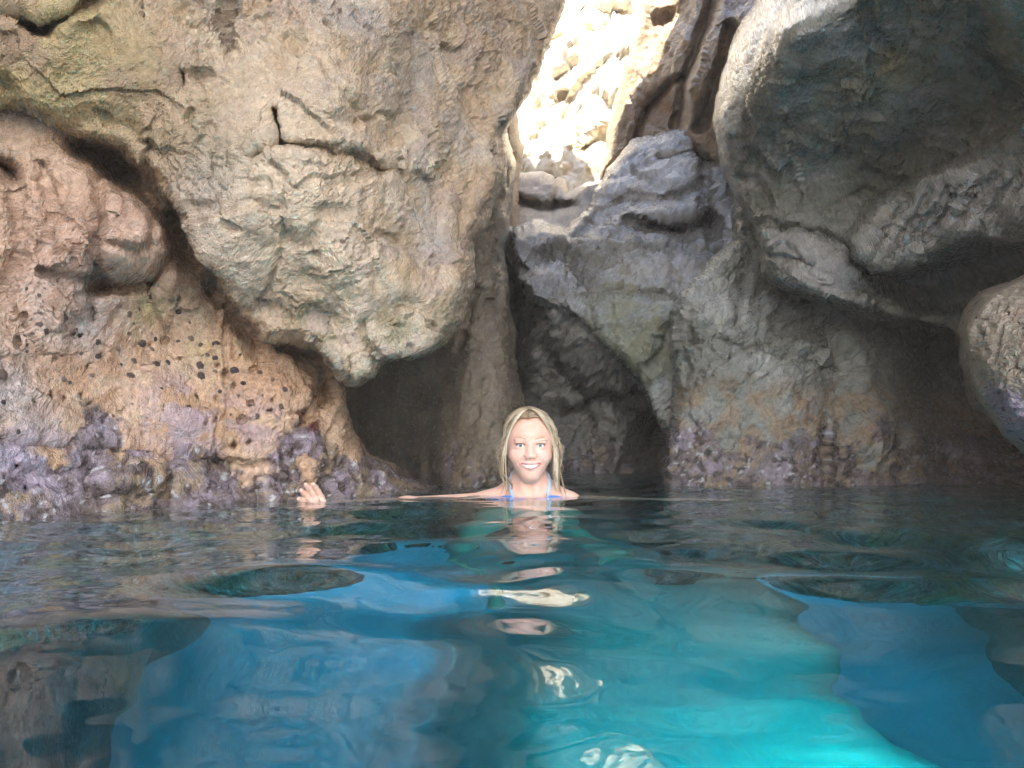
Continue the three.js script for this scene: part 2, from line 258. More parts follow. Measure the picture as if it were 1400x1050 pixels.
const pittedWall = rock({
  step: 1.7, grain: -0.8,
  poly: [[-420, 90], [0, 100], [130, 150], [260, 270], [340, 400], [420, 445], [470, 520], [482, 575], [505, 620], [560, 652], [600, 668], [640, 740], [640, 900], [560, 1150], [-420, 1500]],
  ctrl: [[-400, 100, 1.55], [-400, 700, 1.5], [0, 200, 2.05], [0, 300, 1.98], [0, 480, 1.93], [0, 600, 1.87], [0, 708, 1.80], [60, 340, 2.02], [130, 250, 2.08], [170, 340, 2.02], [200, 420, 2.3], [200, 560, 2.26], [200, 690, 2.15], [300, 400, 2.5], [330, 520, 2.45], [330, 610, 2.4], [330, 685, 2.32], [400, 470, 2.62], [440, 560, 2.6], [450, 678, 2.5], [520, 630, 2.85], [590, 668, 2.95], [600, 900, 2.6], [450, 900, 2.2], [300, 1000, 1.95], [0, 900, 1.65], [-400, 1400, 1.3], [300, 1300, 1.9], [540, 1150, 2.4]],
  round: 26, curl: 0.3, warp: 6, back: 1.2,
  features: [
    crack([[112, 200], [160, 225], [205, 265], [242, 310], [258, 352]], 18, 0.30), dent(165, 235, 26, 16, 0.2, 0.7), crack([[150, 240], [170, 275], [160, 300]], 8, 0.06), crack([[135, 245], [140, 300], [128, 350], [140, 390]], 9, 0.09), crack([[215, 300], [205, 340]], 6, 0.04), crack([[60, 230], [75, 290], [60, 340]], 10, 0.04), crack([[20, 260], [30, 330], [10, 400]], 9, 0.04), dent(185, 325, 44, 52, -0.07, 0, 1.5), dent(168, 300, 14, 18, 0.03), crack([[150, 335], [185, 350], [222, 335]], 7, 0.035), dent(205, 300, 12, 16, -0.03), dent(180, 372, 16, 10, -0.03), crack([[80, 300], [110, 320], [100, 360]], 8, 0.03), dent(95, 335, 40, 45, -0.05, 0, 1.4), crack([[130, 395], [165, 398], [200, 392]], 9, 0.13), crack([[232, 300], [238, 350], [205, 390]], 8, 0.10), crack([[60, 370], [120, 385], [140, 400]], 8, 0.06),
    dent(412, 487, 30, 14, 0.10, 0.35), dent(447, 540, 14, 20, 0.16), crack([[385, 475], [425, 490], [448, 520], [430, 560], [415, 580]], 9, 0.08), crack([[300, 400], [330, 440], [350, 475]], 12, 0.10), crack([[250, 330], [290, 390]], 16, 0.10),
    dent(10, 230, 14, 20, 0.1), crack([[-10, 215], [15, 235]], 8, 0.08), dent(90, 425, 26, 34, -0.035, 0, 2), crack([[125, 410], [130, 440]], 5, 0.04),
    dent(60, 650, 60, 14, 0.05), dent(300, 650, 16, 18, 0.07), dent(25, 665, 20, 8, 0.06), dent(260, 575, 60, 20, -0.05, 0.4), dent(300, 690, 22, 8, -0.05), dent(180, 660, 50, 14, -0.05), dent(430, 640, 30, 24, -0.05), crack([[0, 600], [70, 610], [160, 615], [260, 630], [370, 640]], 8, 0.035), crack([[330, 650], [350, 690]], 12, 0.06), crack([[120, 640], [130, 700]], 14, 0.05), crack([[230, 640], [220, 700]], 10, 0.05), crack([[395, 600], [390, 680]], 10, 0.05), ...pits,
  ],
  relief: (x, y, z) => { const w = smooth(0.28, 0.1, y + 0.08 * noise(x * 5, y * 5, z * 5)); worley(x * 22, y * 22, z * 22); return 0.72 * hammered(x, y, z, 1.0) + w * (0.02 * fbm(x * 14, y * 14, z * 14, 3) + 0.006 * (0.5 - CELL[0])); },
  color: (x, y, z) => {
    const n = fbm(x * 3 + 2, y * 3, z * 3, 4), m = fbm(x * 12, y * 12, z * 12, 3), k = fbm(x * 6 + 4, y * 6, z * 6, 3);
    let c = mix3([0.45, 0.285, 0.165], [0.50, 0.355, 0.23], smooth(-0.2, 0.25, n)); c = mix3(c, ORANGE, clamp(0.7 * sum(orangeB, x, y, z)) * smooth(-0.2, 0.15, m)); c = mix3(c, ROSE, clamp(0.6 * sum(pinkB, x, y, z)));
    c = mix3(c, YELLOW, clamp(0.6 * sum(yelB, x, y, z)) * smooth(-0.15, 0.15, k)); c = mix3(c, [0.30, 0.28, 0.27], clamp(0.85 * sum(greyB, x, y, z))); c = mix3(c, [0.27, 0.16, 0.09], 0.5 * smooth(0.1, 0.3, m));
    c = tideBand(c, x, y, z, 0.15, 0.95); c = mix3(c, [0.36, 0.305, 0.355], clamp(0.85 * sum(lilacB, x, y, z)) * smooth(-0.18, 0.05, m + 0.3 * k)); c = mix3(c, MAROON, smooth(0.35, 0.7, sum(redA, x, y, z) + 0.5 * m));
    return speckle(c, x, y, z, 0.3);
  },
});
add(new THREE.Mesh(pittedWall, rockMat({ roughness: 0.35 })), 'pitted_rock', 'pink and orange rock pitted with limpets above a purple algae band', 'rock');

const wetA = [patch(560, 560, 3.1, 0.25), patch(520, 540, 3.0, 0.15)];
const wetWall = rock({
  poly: [[420, 420], [520, 380], [600, 200], [690, 150], [705, 220], [699, 300], [690, 340], [694, 400], [704, 470], [714, 540], [719, 600], [722, 660], [735, 720], [760, 900], [760, 1200], [420, 1200]],
  ctrl: [[430, 450, 4.7], [480, 600, 4.7], [530, 500, 4.6], [550, 600, 4.2], [540, 668, 4.1], [600, 560, 3.5], [600, 660, 3.4], [640, 662, 3.15], [640, 500, 3.25], [620, 350, 3.3], [690, 350, 3.6], [700, 500, 3.5], [715, 660, 3.45], [690, 200, 4.0], [600, 250, 3.4], [700, 900, 3.2], [500, 900, 3.1], [500, 1200, 3.0], [740, 1200, 3.1]],
  round: 22, curl: 0.4, warp: 5,
  features: [crack([[575, 500], [590, 600], [590, 665]], 10, 0.10), crack([[645, 340], [640, 440], [610, 520]], 8, 0.06), crack([[680, 360], [672, 420], [690, 480]], 6, 0.05), dent(520, 540, 50, 40, -0.08), crack([[470, 590], [520, 620], [560, 640]], 10, 0.05), crack([[655, 420], [665, 520], [640, 600]], 12, 0.04), dent(600, 620, 20, 30, -0.05), dent(535, 640, 24, 20, -0.05), dent(560, 620, 16, 18, -0.04)],
  relief: (x, y, z) => 0.6 * hammered(x, y * 0.55, z, 1.5) + 0.015 * fbm(x * 9, y * 3, z * 9, 3),
  color: (x, y, z) => {
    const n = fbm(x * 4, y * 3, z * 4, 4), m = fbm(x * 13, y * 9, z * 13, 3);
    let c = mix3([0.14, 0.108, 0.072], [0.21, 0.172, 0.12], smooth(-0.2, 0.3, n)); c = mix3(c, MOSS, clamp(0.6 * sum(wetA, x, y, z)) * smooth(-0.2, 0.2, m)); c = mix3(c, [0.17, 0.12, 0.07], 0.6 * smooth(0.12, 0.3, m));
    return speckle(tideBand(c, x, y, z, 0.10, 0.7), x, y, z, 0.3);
  },
});
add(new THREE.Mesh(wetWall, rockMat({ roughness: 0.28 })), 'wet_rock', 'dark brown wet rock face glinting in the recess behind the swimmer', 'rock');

// ---------------------------------------------------------------- cleft and what lies behind it
const sunSliver = rock({
  poly: [[600, -200], [690, -200], [700, 120], [712, 165], [714, 210], [708, 250], [712, 300], [706, 380], [690, 460], [600, 460]],
  ctrl: [[610, -150, 6.2], [690, 0, 6.4], [705, 200, 5.6], [640, 300, 5.4], [700, 440, 5.2], [620, 440, 5.2]], round: 16, curl: 0.5, warp: 3, step: 2.5,
  relief: (x, y, z) => slabby(x, y, z, [0.2, 0.98]), color: (x, y, z) => speckle(mix3([0.36, 0.23, 0.11], [0.42, 0.31, 0.19], smooth(-0.2, 0.2, fbm(x * 3, y * 3, z * 3, 3))), x, y, z),
});
add(new THREE.Mesh(sunSliver, rockMat({ roughness: 0.6 })), 'rock_pillar', 'narrow orange rock edge on the near side of the bright cleft', 'rock');

const cliff = rock({
  poly: [[420, -900], [1300, -900], [1300, 420], [420, 420]], ctrl: [[420, -900, 11], [1300, -900, 11], [640, 0, 9.6], [780, 0, 9.4], [900, 0, 9.2], [760, 200, 9.0], [760, 420, 8.7], [420, 420, 9], [1300, 420, 9], [1300, 0, 9.3]], round: 10, curl: 0.3, warp: 5, step: 2.4, back: 2,
  features: [dent(812, 42, 22, 9, 0.25, -0.4), crack([[760, 110], [810, 60], [850, 40]], 6, 0.2), crack([[770, 160], [800, 110], [830, 90]], 5, 0.2), crack([[720, 60], [770, 50], [800, 10]], 5, 0.12), crack([[800, 200], [830, 185]], 8, 0.3), dent(765, 140, 14, 9, 0.2, -0.6), dent(835, 15, 24, 8, 0.25)],
  relief: (x, y, z) => 0.15 * fbm(x * 1.3, y * 1.3, z * 1.3, 3) + 3.2 * hammered(x * 0.34, y * 0.34, z * 0.34, 1.2),
  color: (x, y, z) => { const n = fbm(x * 1.4, y * 1.4, z * 1.4, 4), m = fbm(x * 6, y * 6, z * 6, 3); return speckle(mix3(mix3([0.68, 0.61, 0.48], [0.62, 0.50, 0.33], smooth(0.0, 0.3, n)), [0.46, 0.30, 0.14], 0.7 * smooth(0.16, 0.32, m)), x * 0.3, y * 0.3, z * 0.3); },
});
add(new THREE.Mesh(cliff, rockMat({ roughness: 0.8 })), 'sunlit_cliff', 'brilliant sunlit cliff seen through the cleft', 'cliff');

const cleftBlock = rock({
  poly: [[640, 250], [700, 238], [740, 236], [760, 244], [775, 262], [800, 250], [850, 240], [930, 200], [1000, 260], [1000, 420], [640, 440]], ctrl: [[640, 240, 6.8], [720, 245, 6.6], [770, 265, 6.5], [720, 310, 6.0], [800, 290, 6.0], [930, 210, 6.3], [700, 430, 5.4], [990, 410, 5.4]], round: 14, curl: 0.6, warp: 4, step: 2.4,
  features: [crack([[700, 275], [740, 285], [780, 280]], 7, 0.25), crack([[755, 290], [765, 250]], 6, 0.2)],
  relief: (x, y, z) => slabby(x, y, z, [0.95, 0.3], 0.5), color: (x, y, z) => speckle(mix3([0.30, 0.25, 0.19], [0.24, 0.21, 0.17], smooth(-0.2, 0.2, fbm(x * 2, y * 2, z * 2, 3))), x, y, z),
});
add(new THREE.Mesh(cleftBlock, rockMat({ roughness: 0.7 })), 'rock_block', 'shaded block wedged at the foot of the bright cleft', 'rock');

const fins = rock({
  poly: [[818, 250], [830, 190], [845, 130], [862, 70], [876, 10], [884, -60], [884, -420], [1200, -420], [1200, 230], [1000, 240], [930, 215], [870, 205]],
  ctrl: [[830, 230, 6.4], [860, 100, 6.2], [885, 0, 6.0], [880, -400, 6.4], [900, 150, 5.6], [930, 60, 5.3], [960, 120, 4.9], [985, 20, 4.8], [1000, 200, 4.8], [1190, -400, 5], [1190, 200, 4.6]], round: 16, curl: 0.6, warp: 5,
  features: [crack([[925, 170], [935, 120], [955, 60], [975, 0], [985, -60]], 8, 0.28), crack([[870, 195], [885, 150], [918, 112], [935, 105]], 6, 0.22), dent(905, 150, 22, 26, 0.16), dent(945, 125, 14, 34, -0.16, 0.25), dent(915, 20, 26, 24, 0.22), dent(900, 60, 22, 30, 0.1), crack([[960, 170], [985, 100], [1000, 40]], 9, 0.25), dent(905, 8, 20, 8, -0.15)],
  relief: (x, y, z) => slabby(x, y, z, [0.45, 0.9], 0.55), color: (x, y, z) => { const n = fbm(x * 2.5, y * 2.5, z * 2.5, 4), m = fbm(x * 8, y * 8, z * 8, 3); return speckle(mix3(mix3([0.22, 0.155, 0.10], [0.30, 0.24, 0.18], smooth(-0.2, 0.25, n)), [0.36, 0.22, 0.11], 0.5 * smooth(0.05, 0.3, m)), x, y, z); },
});
add(new THREE.Mesh(fins, rockMat({ roughness: 0.5 })), 'rock_fins', 'brown upright rock fins leaning along the right side of the cleft', 'rock');

const yelC = patch(870, 440, 4.1, 0.3), greenC = [patch(840, 460, 4.1, 0.35), patch(890, 520, 4.0, 0.3)];
const wedge = rock({
  poly: [[694, 350], [700, 312], [728, 300], [752, 305], [770, 312], [800, 285], [812, 258], [838, 226], [862, 196], [900, 184], [960, 160], [1040, 140], [1100, 300], [1060, 560], [990, 620], [940, 600], [905, 590], [884, 555], [872, 516], [846, 492], [812, 462], [790, 440], [752, 425], [722, 414], [706, 385]],
  ctrl: [[700, 340, 4.6], [740, 310, 4.8], [790, 300, 4.9], [840, 230, 5.2], [900, 190, 5.3], [1030, 150, 5.2], [760, 370, 4.35], [760, 420, 4.15], [850, 330, 4.45], [900, 260, 4.8], [980, 300, 4.5], [850, 420, 4.05], [840, 485, 4.0], [890, 540, 3.85], [900, 440, 3.95], [960, 400, 4.1], [960, 560, 3.8], [1050, 560, 3.9], [1090, 300, 4.4]],
  round: 14, curl: 0.4, warp: 5,
  features: [crack([[770, 345], [820, 290], [870, 270], [930, 268], [960, 250]], 8, 0.12), crack([[865, 305], [930, 310], [975, 300]], 9, 0.2), dent(925, 318, 40, 14, 0.14), dent(900, 292, 60, 14, -0.12), dent(880, 230, 30, 18, 0.08), crack([[850, 390], [880, 400], [915, 405], [920, 350]], 6, 0.07), dent(870, 380, 26, 14, 0.06), dent(800, 385, 16, 12, 0.07), crack([[790, 405], [840, 395], [870, 402], [918, 412]], 6, 0.06), crack([[690, 330], [710, 370], [760, 330]], 8, 0.1), dent(735, 345, 16, 12, 0.12), dent(715, 370, 12, 10, 0.12), crack([[800, 410], [815, 450]], 7, 0.06), crack([[880, 510], [905, 490], [915, 450]], 7, 0.10), dent(895, 530, 22, 26, -0.04), crack([[960, 200], [965, 260], [975, 340]], 10, 0.16), dent(970, 205, 14, 16, 0.3), dent(975, 320, 18, 40, 0.2), dent(940, 330, 20, 16, 0.1), dent(940, 230, 30, 20, -0.06), crack([[900, 220], [950, 210], [985, 190]], 5, 0.08)],
  relief: (x, y, z) => slabby(x, y, z, [0.75, 0.66], 0.75) + 0.01 * (Math.abs(noise(x * 30, y * 30, z * 30)) - 0.3),
  color: (x, y, z) => { const n = fbm(x * 2.5, y * 2.5, z * 2.5, 4), m = fbm(x * 9, y * 9, z * 9, 3); let c = mix3([0.29, 0.285, 0.275], [0.42, 0.41, 0.39], smooth(-0.2, 0.25, n)); c = mix3(c, [0.17, 0.15, 0.12], 0.6 * smooth(0.05, 0.25, m)); c = mix3(c, [0.23, 0.245, 0.18], clamp(0.7 * sum(greenC, x, y, z))); c = mix3(c, [0.30, 0.29, 0.15], clamp(0.5 * yelC(x, y, z)) * smooth(-0.1, 0.2, m)); return speckle(c, x, y, z, 0.22); },
});
add(new THREE.Mesh(wedge, rockMat({ roughness: 0.32 })), 'wedge_boulder', 'blue grey sloping boulder wedged in the cleft above the dark hollow', 'boulder');

const chamber = rock({
  poly: [[600, 300], [760, 320], [1100, 340], [1100, 800], [960, 1100], [660, 1100], [600, 700]], step: 2.5,
  ctrl: [[620, 320, 5.2], [700, 400, 5.0], [740, 430, 4.35], [790, 470, 4.35], [840, 510, 4.4], [800, 540, 4.75], [760, 560, 4.8], [760, 640, 4.75], [850, 600, 4.6], [850, 648, 4.45], [900, 600, 5.2], [900, 645, 4.8], [1000, 500, 4.8], [1050, 650, 4.4], [650, 640, 4.6], [850, 900, 4.3], [700, 1050, 4.2], [950, 1050, 4.2], [640, 900, 4.4]], round: 10, curl: 0.3, warp: 5,
  features: [dent(848, 600, 24, 40, -0.25, 0.1, 1.4), dent(893, 585, 16, 34, 0.8, 0.5), dent(705, 460, 14, 90, 0.7), crack([[770, 560], [830, 540], [870, 560]], 8, 0.2), dent(775, 545, 30, 16, -0.08), dent(800, 480, 40, 30, -0.1), crack([[740, 470], [790, 530], [810, 600]], 8, 0.12)],
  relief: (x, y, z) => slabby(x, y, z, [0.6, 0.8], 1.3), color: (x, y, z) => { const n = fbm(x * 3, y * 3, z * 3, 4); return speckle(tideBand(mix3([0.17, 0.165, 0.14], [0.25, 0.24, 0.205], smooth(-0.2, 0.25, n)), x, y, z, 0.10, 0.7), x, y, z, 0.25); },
});
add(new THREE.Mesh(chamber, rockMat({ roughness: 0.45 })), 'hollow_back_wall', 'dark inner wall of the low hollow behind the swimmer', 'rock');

// ---------------------------------------------------------------- right side
const tanI = [patch(1080, 560, 3.2, 0.2), patch(980, 580, 3.2, 0.2), patch(1200, 580, 3.3, 0.2), patch(1040, 600, 3.2, 0.2)];
const column = rock({
  grain: 0.2,
  poly: [[906, 720], [906, 660], [908, 620], [914, 580], [918, 520], [914, 470], [918, 420], [926, 396], [950, 378], [975, 352], [1000, 328], [1010, 200], [1100, 150], [1800, 150], [1800, 1300], [860, 1300], [880, 900]],
  ctrl: [[915, 660, 3.25], [930, 600, 3.25], [925, 480, 3.45], [940, 400, 3.5], [1000, 340, 3.7], [990, 450, 3.25], [1000, 560, 3.18], [1000, 663, 3.12], [1080, 500, 3.2], [1080, 580, 3.1], [1090, 663, 3.08], [1050, 400, 3.6], [1130, 420, 3.6], [1150, 663, 3.15], [1150, 520, 3.4], [1210, 560, 3.2], [1200, 663, 3.12], [1200, 470, 3.55], [1280, 640, 3.4], [1280, 540, 3.9], [1300, 440, 4.1], [1380, 660, 3.3], [1400, 450, 4.0], [1600, 650, 2.7], [1780, 400, 2.2], [1780, 900, 2.0], [1100, 200, 4.0], [1500, 200, 3.6], [900, 900, 3.0], [1100, 900, 2.6], [1400, 900, 2.0], [1000, 1280, 2.7], [1250, 1280, 2.1], [1500, 1280, 1.5]],
  round: 16, curl: 0.4, warp: 5,
  features: [crack([[1128, 440], [1138, 500], [1134, 560], [1128, 640]], 8, 0.09), crack([[1040, 520], [1060, 500], [1100, 490], [1130, 500]], 8, 0.06), dent(1085, 525, 40, 40, -0.05), dent(1000, 420, 40, 30, -0.03), crack([[985, 470], [1040, 480], [1070, 470]], 6, 0.05), dent(1085, 450, 40, 20, 0.12), crack([[1015, 380], [1010, 450], [1030, 480]], 9, 0.07), crack([[1160, 470], [1185, 500], [1175, 530]], 10, -0.06), dent(1100, 470, 26, 16, -0.08), dent(1300, 480, 60, 60, 0.25), dent(950, 430, 24, 26, -0.04), crack([[930, 420], [935, 500], [925, 560]], 7, 0.04), dent(1180, 610, 60, 26, -0.05), dent(1280, 600, 40, 18, -0.06)],
  relief: (x, y, z) => { const t = smooth(0.62, 0.3, y + 0.15 * noise(x * 3, y * 3, z * 3)); worley(x * 20, y * 20, z * 20); return slabby(x, y, z, [0.8, 0.6], 1.2 - 0.8 * t) * 0.9 + t * (0.008 * (0.5 - CELL[0]) + 0.012 * fbm(x * 16, y * 16, z * 16, 3) + 0.004 * noise(x * 70, y * 70, z * 70)); },
  color: (x, y, z) => {
    const n = fbm(x * 2.7, y * 2.7, z * 2.7, 4), m = fbm(x * 11, y * 11, z * 11, 3);
    let c = mix3([0.235, 0.24, 0.20], [0.36, 0.36, 0.31], smooth(-0.2, 0.25, n)); c = mix3(c, GREEN, 0.5 * smooth(0.05, 0.25, m));
    const warm = smooth(0.50, 0.34, y + 0.14 * n + 0.05 * m) * smooth(-0.25, 0.12, m + 0.4 * n); c = mix3(c, mix3([0.30, 0.225, 0.14], [0.33, 0.19, 0.10], smooth(0, 0.2, n)), 0.85 * warm);
    c = tideBand(c, x, y, z, 0.20, 0.9); return speckle(c, x, y, z, 0.28);
  },
});
add(new THREE.Mesh(column, rockMat({ roughness: 0.34 })), 'rock_column', 'grey green rock wall with orange and purple bands at the waterline', 'rock');

const paleSkylitH = [patch(1005, 110, 3.2, 0.2), patch(1060, 10, 2.9, 0.22), patch(1020, 50, 3.1, 0.24), patch(1120, -10, 2.45, 0.16), patch(1000, 40, 3.4, 0.25)], ledgeH = [patch(1230, 320, 2.7, 0.14), patch(1290, 280, 2.5, 0.14), patch(1350, 240, 2.35, 0.15), patch(1390, 290, 2.2, 0.15), patch(1320, 320, 2.4, 0.12), patch(1100, 345, 2.95, 0.16), patch(1140, 390, 2.95, 0.1)], copperH = [patch(1060, 220, 3.0, 0.08), patch(1140, 370, 2.9, 0.07), patch(1100, 270, 2.9, 0.14)], ochreH = [patch(1200, 100, 2.4, 0.22), patch(1120, 180, 2.7, 0.2), patch(1370, 90, 2.0, 0.14), patch(1180, 260, 2.7, 0.15)];  // pale rim rock, lightened further: cleft skylight painted into its colour
const ledge = [[1165, 330], [1200, 275], [1260, 235], [1330, 215], [1370, 180], [1420, 150], [1500, 140], [1500, 330], [1420, 325], [1380, 335], [1335, 332], [1290, 342], [1262, 352], [1236, 370], [1190, 375], [1172, 350]];
const folds = []; for (let k = 0; k < 11; k++) { const x = 1180 + k * 24 + 10 * rnd(), y = 372 - k * 5.2 + 8 * rnd(); folds.push(crack([[x, y], [x + 22, y - 52], [x + 60, y - 108]], 5, 0.035)); folds.push(dent(x + 14, y - 22, 12, 30, -0.045, 0.4)); }
const ceiling = rock({
  lean: 0.8, grain: 0.3,
  poly: [[972, 168], [980, 130], [992, 80], [1006, 45], [1028, 8], [1048, -60], [1060, -420], [1800, -420], [1800, 470], [1500, 450], [1400, 440], [1300, 452], [1250, 446], [1180, 432], [1110, 412], [1062, 392], [1042, 372], [1038, 340], [1030, 306], [1006, 274], [988, 226]],
  ctrl: [[978, 160, 3.35], [990, 90, 3.5], [1010, 50, 3.45], [1040, 0, 3.35], [1060, -400, 3.4], [1032, 130, 2.82], [1045, 85, 2.68], [1065, 45, 2.52], [1100, 22, 2.40], [1175, -5, 2.22], [1100, 100, 2.62], [1100, 200, 2.92], [1200, 50, 2.34], [1200, 150, 2.65], [1300, 0, 1.95], [1300, 80, 2.2], [1300, 180, 2.62], [1400, 100, 2.05], [1400, 0, 1.7], [1000, 240, 3.35], [1050, 300, 3.1], [1060, 250, 3.12], [1120, 290, 3.05], [1200, 250, 2.98], [1060, 370, 3.05], [1100, 350, 2.95], [1150, 400, 2.95], [1170, 330, 2.95], [1240, 430, 3.1], [1260, 390, 3.15], [1300, 300, 2.72], [1300, 400, 3.1], [1400, 270, 2.4], [1400, 390, 2.7], [1780, -400, 1.4], [1780, 300, 1.5], [1300, -380, 2.0], [1780, 460, 1.8]],
  round: 18, curl: 0.4, warp: 5, back: 1.3,
  features: [region(ledge, 9, -0.27), ...folds, dent(1395, 290, 24, 26, -0.09, 0, 2), dent(1310, 320, 24, 18, -0.07, 0, 2), crack([[1040, 305], [1080, 312], [1130, 318], [1165, 345]], 6, 0.07), crack([[1045, 345], [1080, 352], [1110, 362], [1140, 350]], 4, 0.035),
    crack([[1080, 375], [1120, 405], [1180, 412], [1240, 436]], 7, -0.06), region([[1050, 392], [1100, 394], [1150, 412], [1200, 420], [1260, 440], [1300, 436], [1300, 470], [1050, 470]], 8, 0.10), region([[1160, 360], [1250, 378], [1330, 345], [1500, 340], [1500, 420], [1330, 430], [1260, 430]], 12, 0.18),
    crack([[1020, 200], [1045, 215], [1068, 235]], 5, -0.03), crack([[1115, 170], [1130, 190], [1155, 204]], 5, -0.035), crack([[1078, 205], [1090, 235], [1105, 285]], 4, -0.03), crack([[1180, 222], [1235, 236]], 4, -0.04), crack([[1265, 150], [1280, 185], [1295, 186]], 4, -0.035), crack([[1300, 186], [1328, 205]], 4, -0.03), crack([[1185, 10], [1195, 50], [1215, 70]], 5, 0.05), crack([[1335, 20], [1340, 70], [1380, 125]], 10, 0.10), dent(1390, 75, 40, 45, -0.07), crack([[1130, 290], [1180, 260], [1230, 270]], 6, 0.03), crack([[990, 235], [1030, 250], [1050, 300]], 6, 0.05), dent(1100, 280, 26, 20, 0.04)],
  relief: (x, y, z) => 0.75 * slabby(x, y, z, [0.87, -0.5], 0.8),
  color: (x, y, z) => {
    const n = fbm(x * 2.4, y * 2.4, z * 2.4, 4), m = fbm(x * 8, y * 8, z * 8, 3), k = fbm(x * 5 + 3, y * 12, z * 5, 3);
    let c = mix3([0.125, 0.13, 0.095], [0.20, 0.20, 0.16], smooth(-0.25, 0.25, n)); c = mix3(c, [0.30, 0.28, 0.25], 0.6 * smooth(0.06, 0.25, k)); c = mix3(c, [0.33, 0.31, 0.275], clamp(0.85 * sum(ledgeH, x, y, z))); c = mix3(c, [0.22, 0.185, 0.10], clamp(0.7 * sum(ochreH, x, y, z)) * smooth(-0.2, 0.2, m)); c = mix3(c, [0.68, 0.65, 0.57], smooth(0.2, 0.6, sum(paleSkylitH, x, y, z) + 0.5 * m)); c = mix3(c, [0.30, 0.36, 0.34], clamp(0.6 * sum(copperH, x, y, z)) * smooth(-0.15, 0.2, m));
    return speckle(c, x, y, z, 0.2);
  },
});
add(new THREE.Mesh(ceiling, rockMat({ roughness: 0.36 })), 'overhanging_slab', 'grey green overhanging rock slab with a pale rim painted lighter for skylight and a folded ledge', 'rock');

const purpleJ = patch(1400, 600, 1.95, 0.16), purpleJ2 = patch(1350, 590, 2, 0.08);
const pitsJ = []; for (let k = 0; k < 26; k++) pitsJ.push(dent(1320 + 110 * rnd(), 410 + 170 * rnd(), 3 + 2 * rnd(), 2.5 + 2 * rnd(), 0.025, rnd() * 3, 2));
const edgeBoulder = rock({
  poly: [[1308, 452], [1318, 420], [1340, 398], [1372, 386], [1410, 372], [1500, 360], [1700, 340], [1800, 500], [1800, 700], [1600, 690], [1480, 650], [1402, 614], [1372, 598], [1350, 564], [1330, 530], [1314, 492]],
  ctrl: [[1320, 450, 2.1], [1350, 480, 1.98], [1400, 420, 1.95], [1400, 520, 1.86], [1380, 590, 1.95], [1500, 500, 1.7], [1500, 640, 1.72], [1790, 600, 1.4], [1790, 480, 1.45], [1700, 360, 1.6]], round: 40, curl: 0.25, warp: 4,
  features: pitsJ, relief: (x, y, z) => 0.6 * hammered(x, y, z, 1.2),
  color: (x, y, z) => { const n = fbm(x * 4, y * 4, z * 4, 4), m = fbm(x * 12, y * 12, z * 12, 3); let c = mix3([0.27, 0.23, 0.17], [0.38, 0.33, 0.25], smooth(-0.2, 0.25, n)); c = mix3(c, [0.40, 0.28, 0.22], 0.5 * smooth(0.05, 0.25, m)); c = mix3(c, [0.29, 0.235, 0.275], smooth(0.30, 0.7, purpleJ(x, y, z) + purpleJ2(x, y, z) + 0.4 * m)); return speckle(c, x, y, z, 0.3); },
});
add(new THREE.Mesh(edgeBoulder, rockMat({ roughness: 0.5 })), 'hanging_boulder', 'pale pitted boulder with a lilac foot jutting in front of the dark hollow', 'boulder');

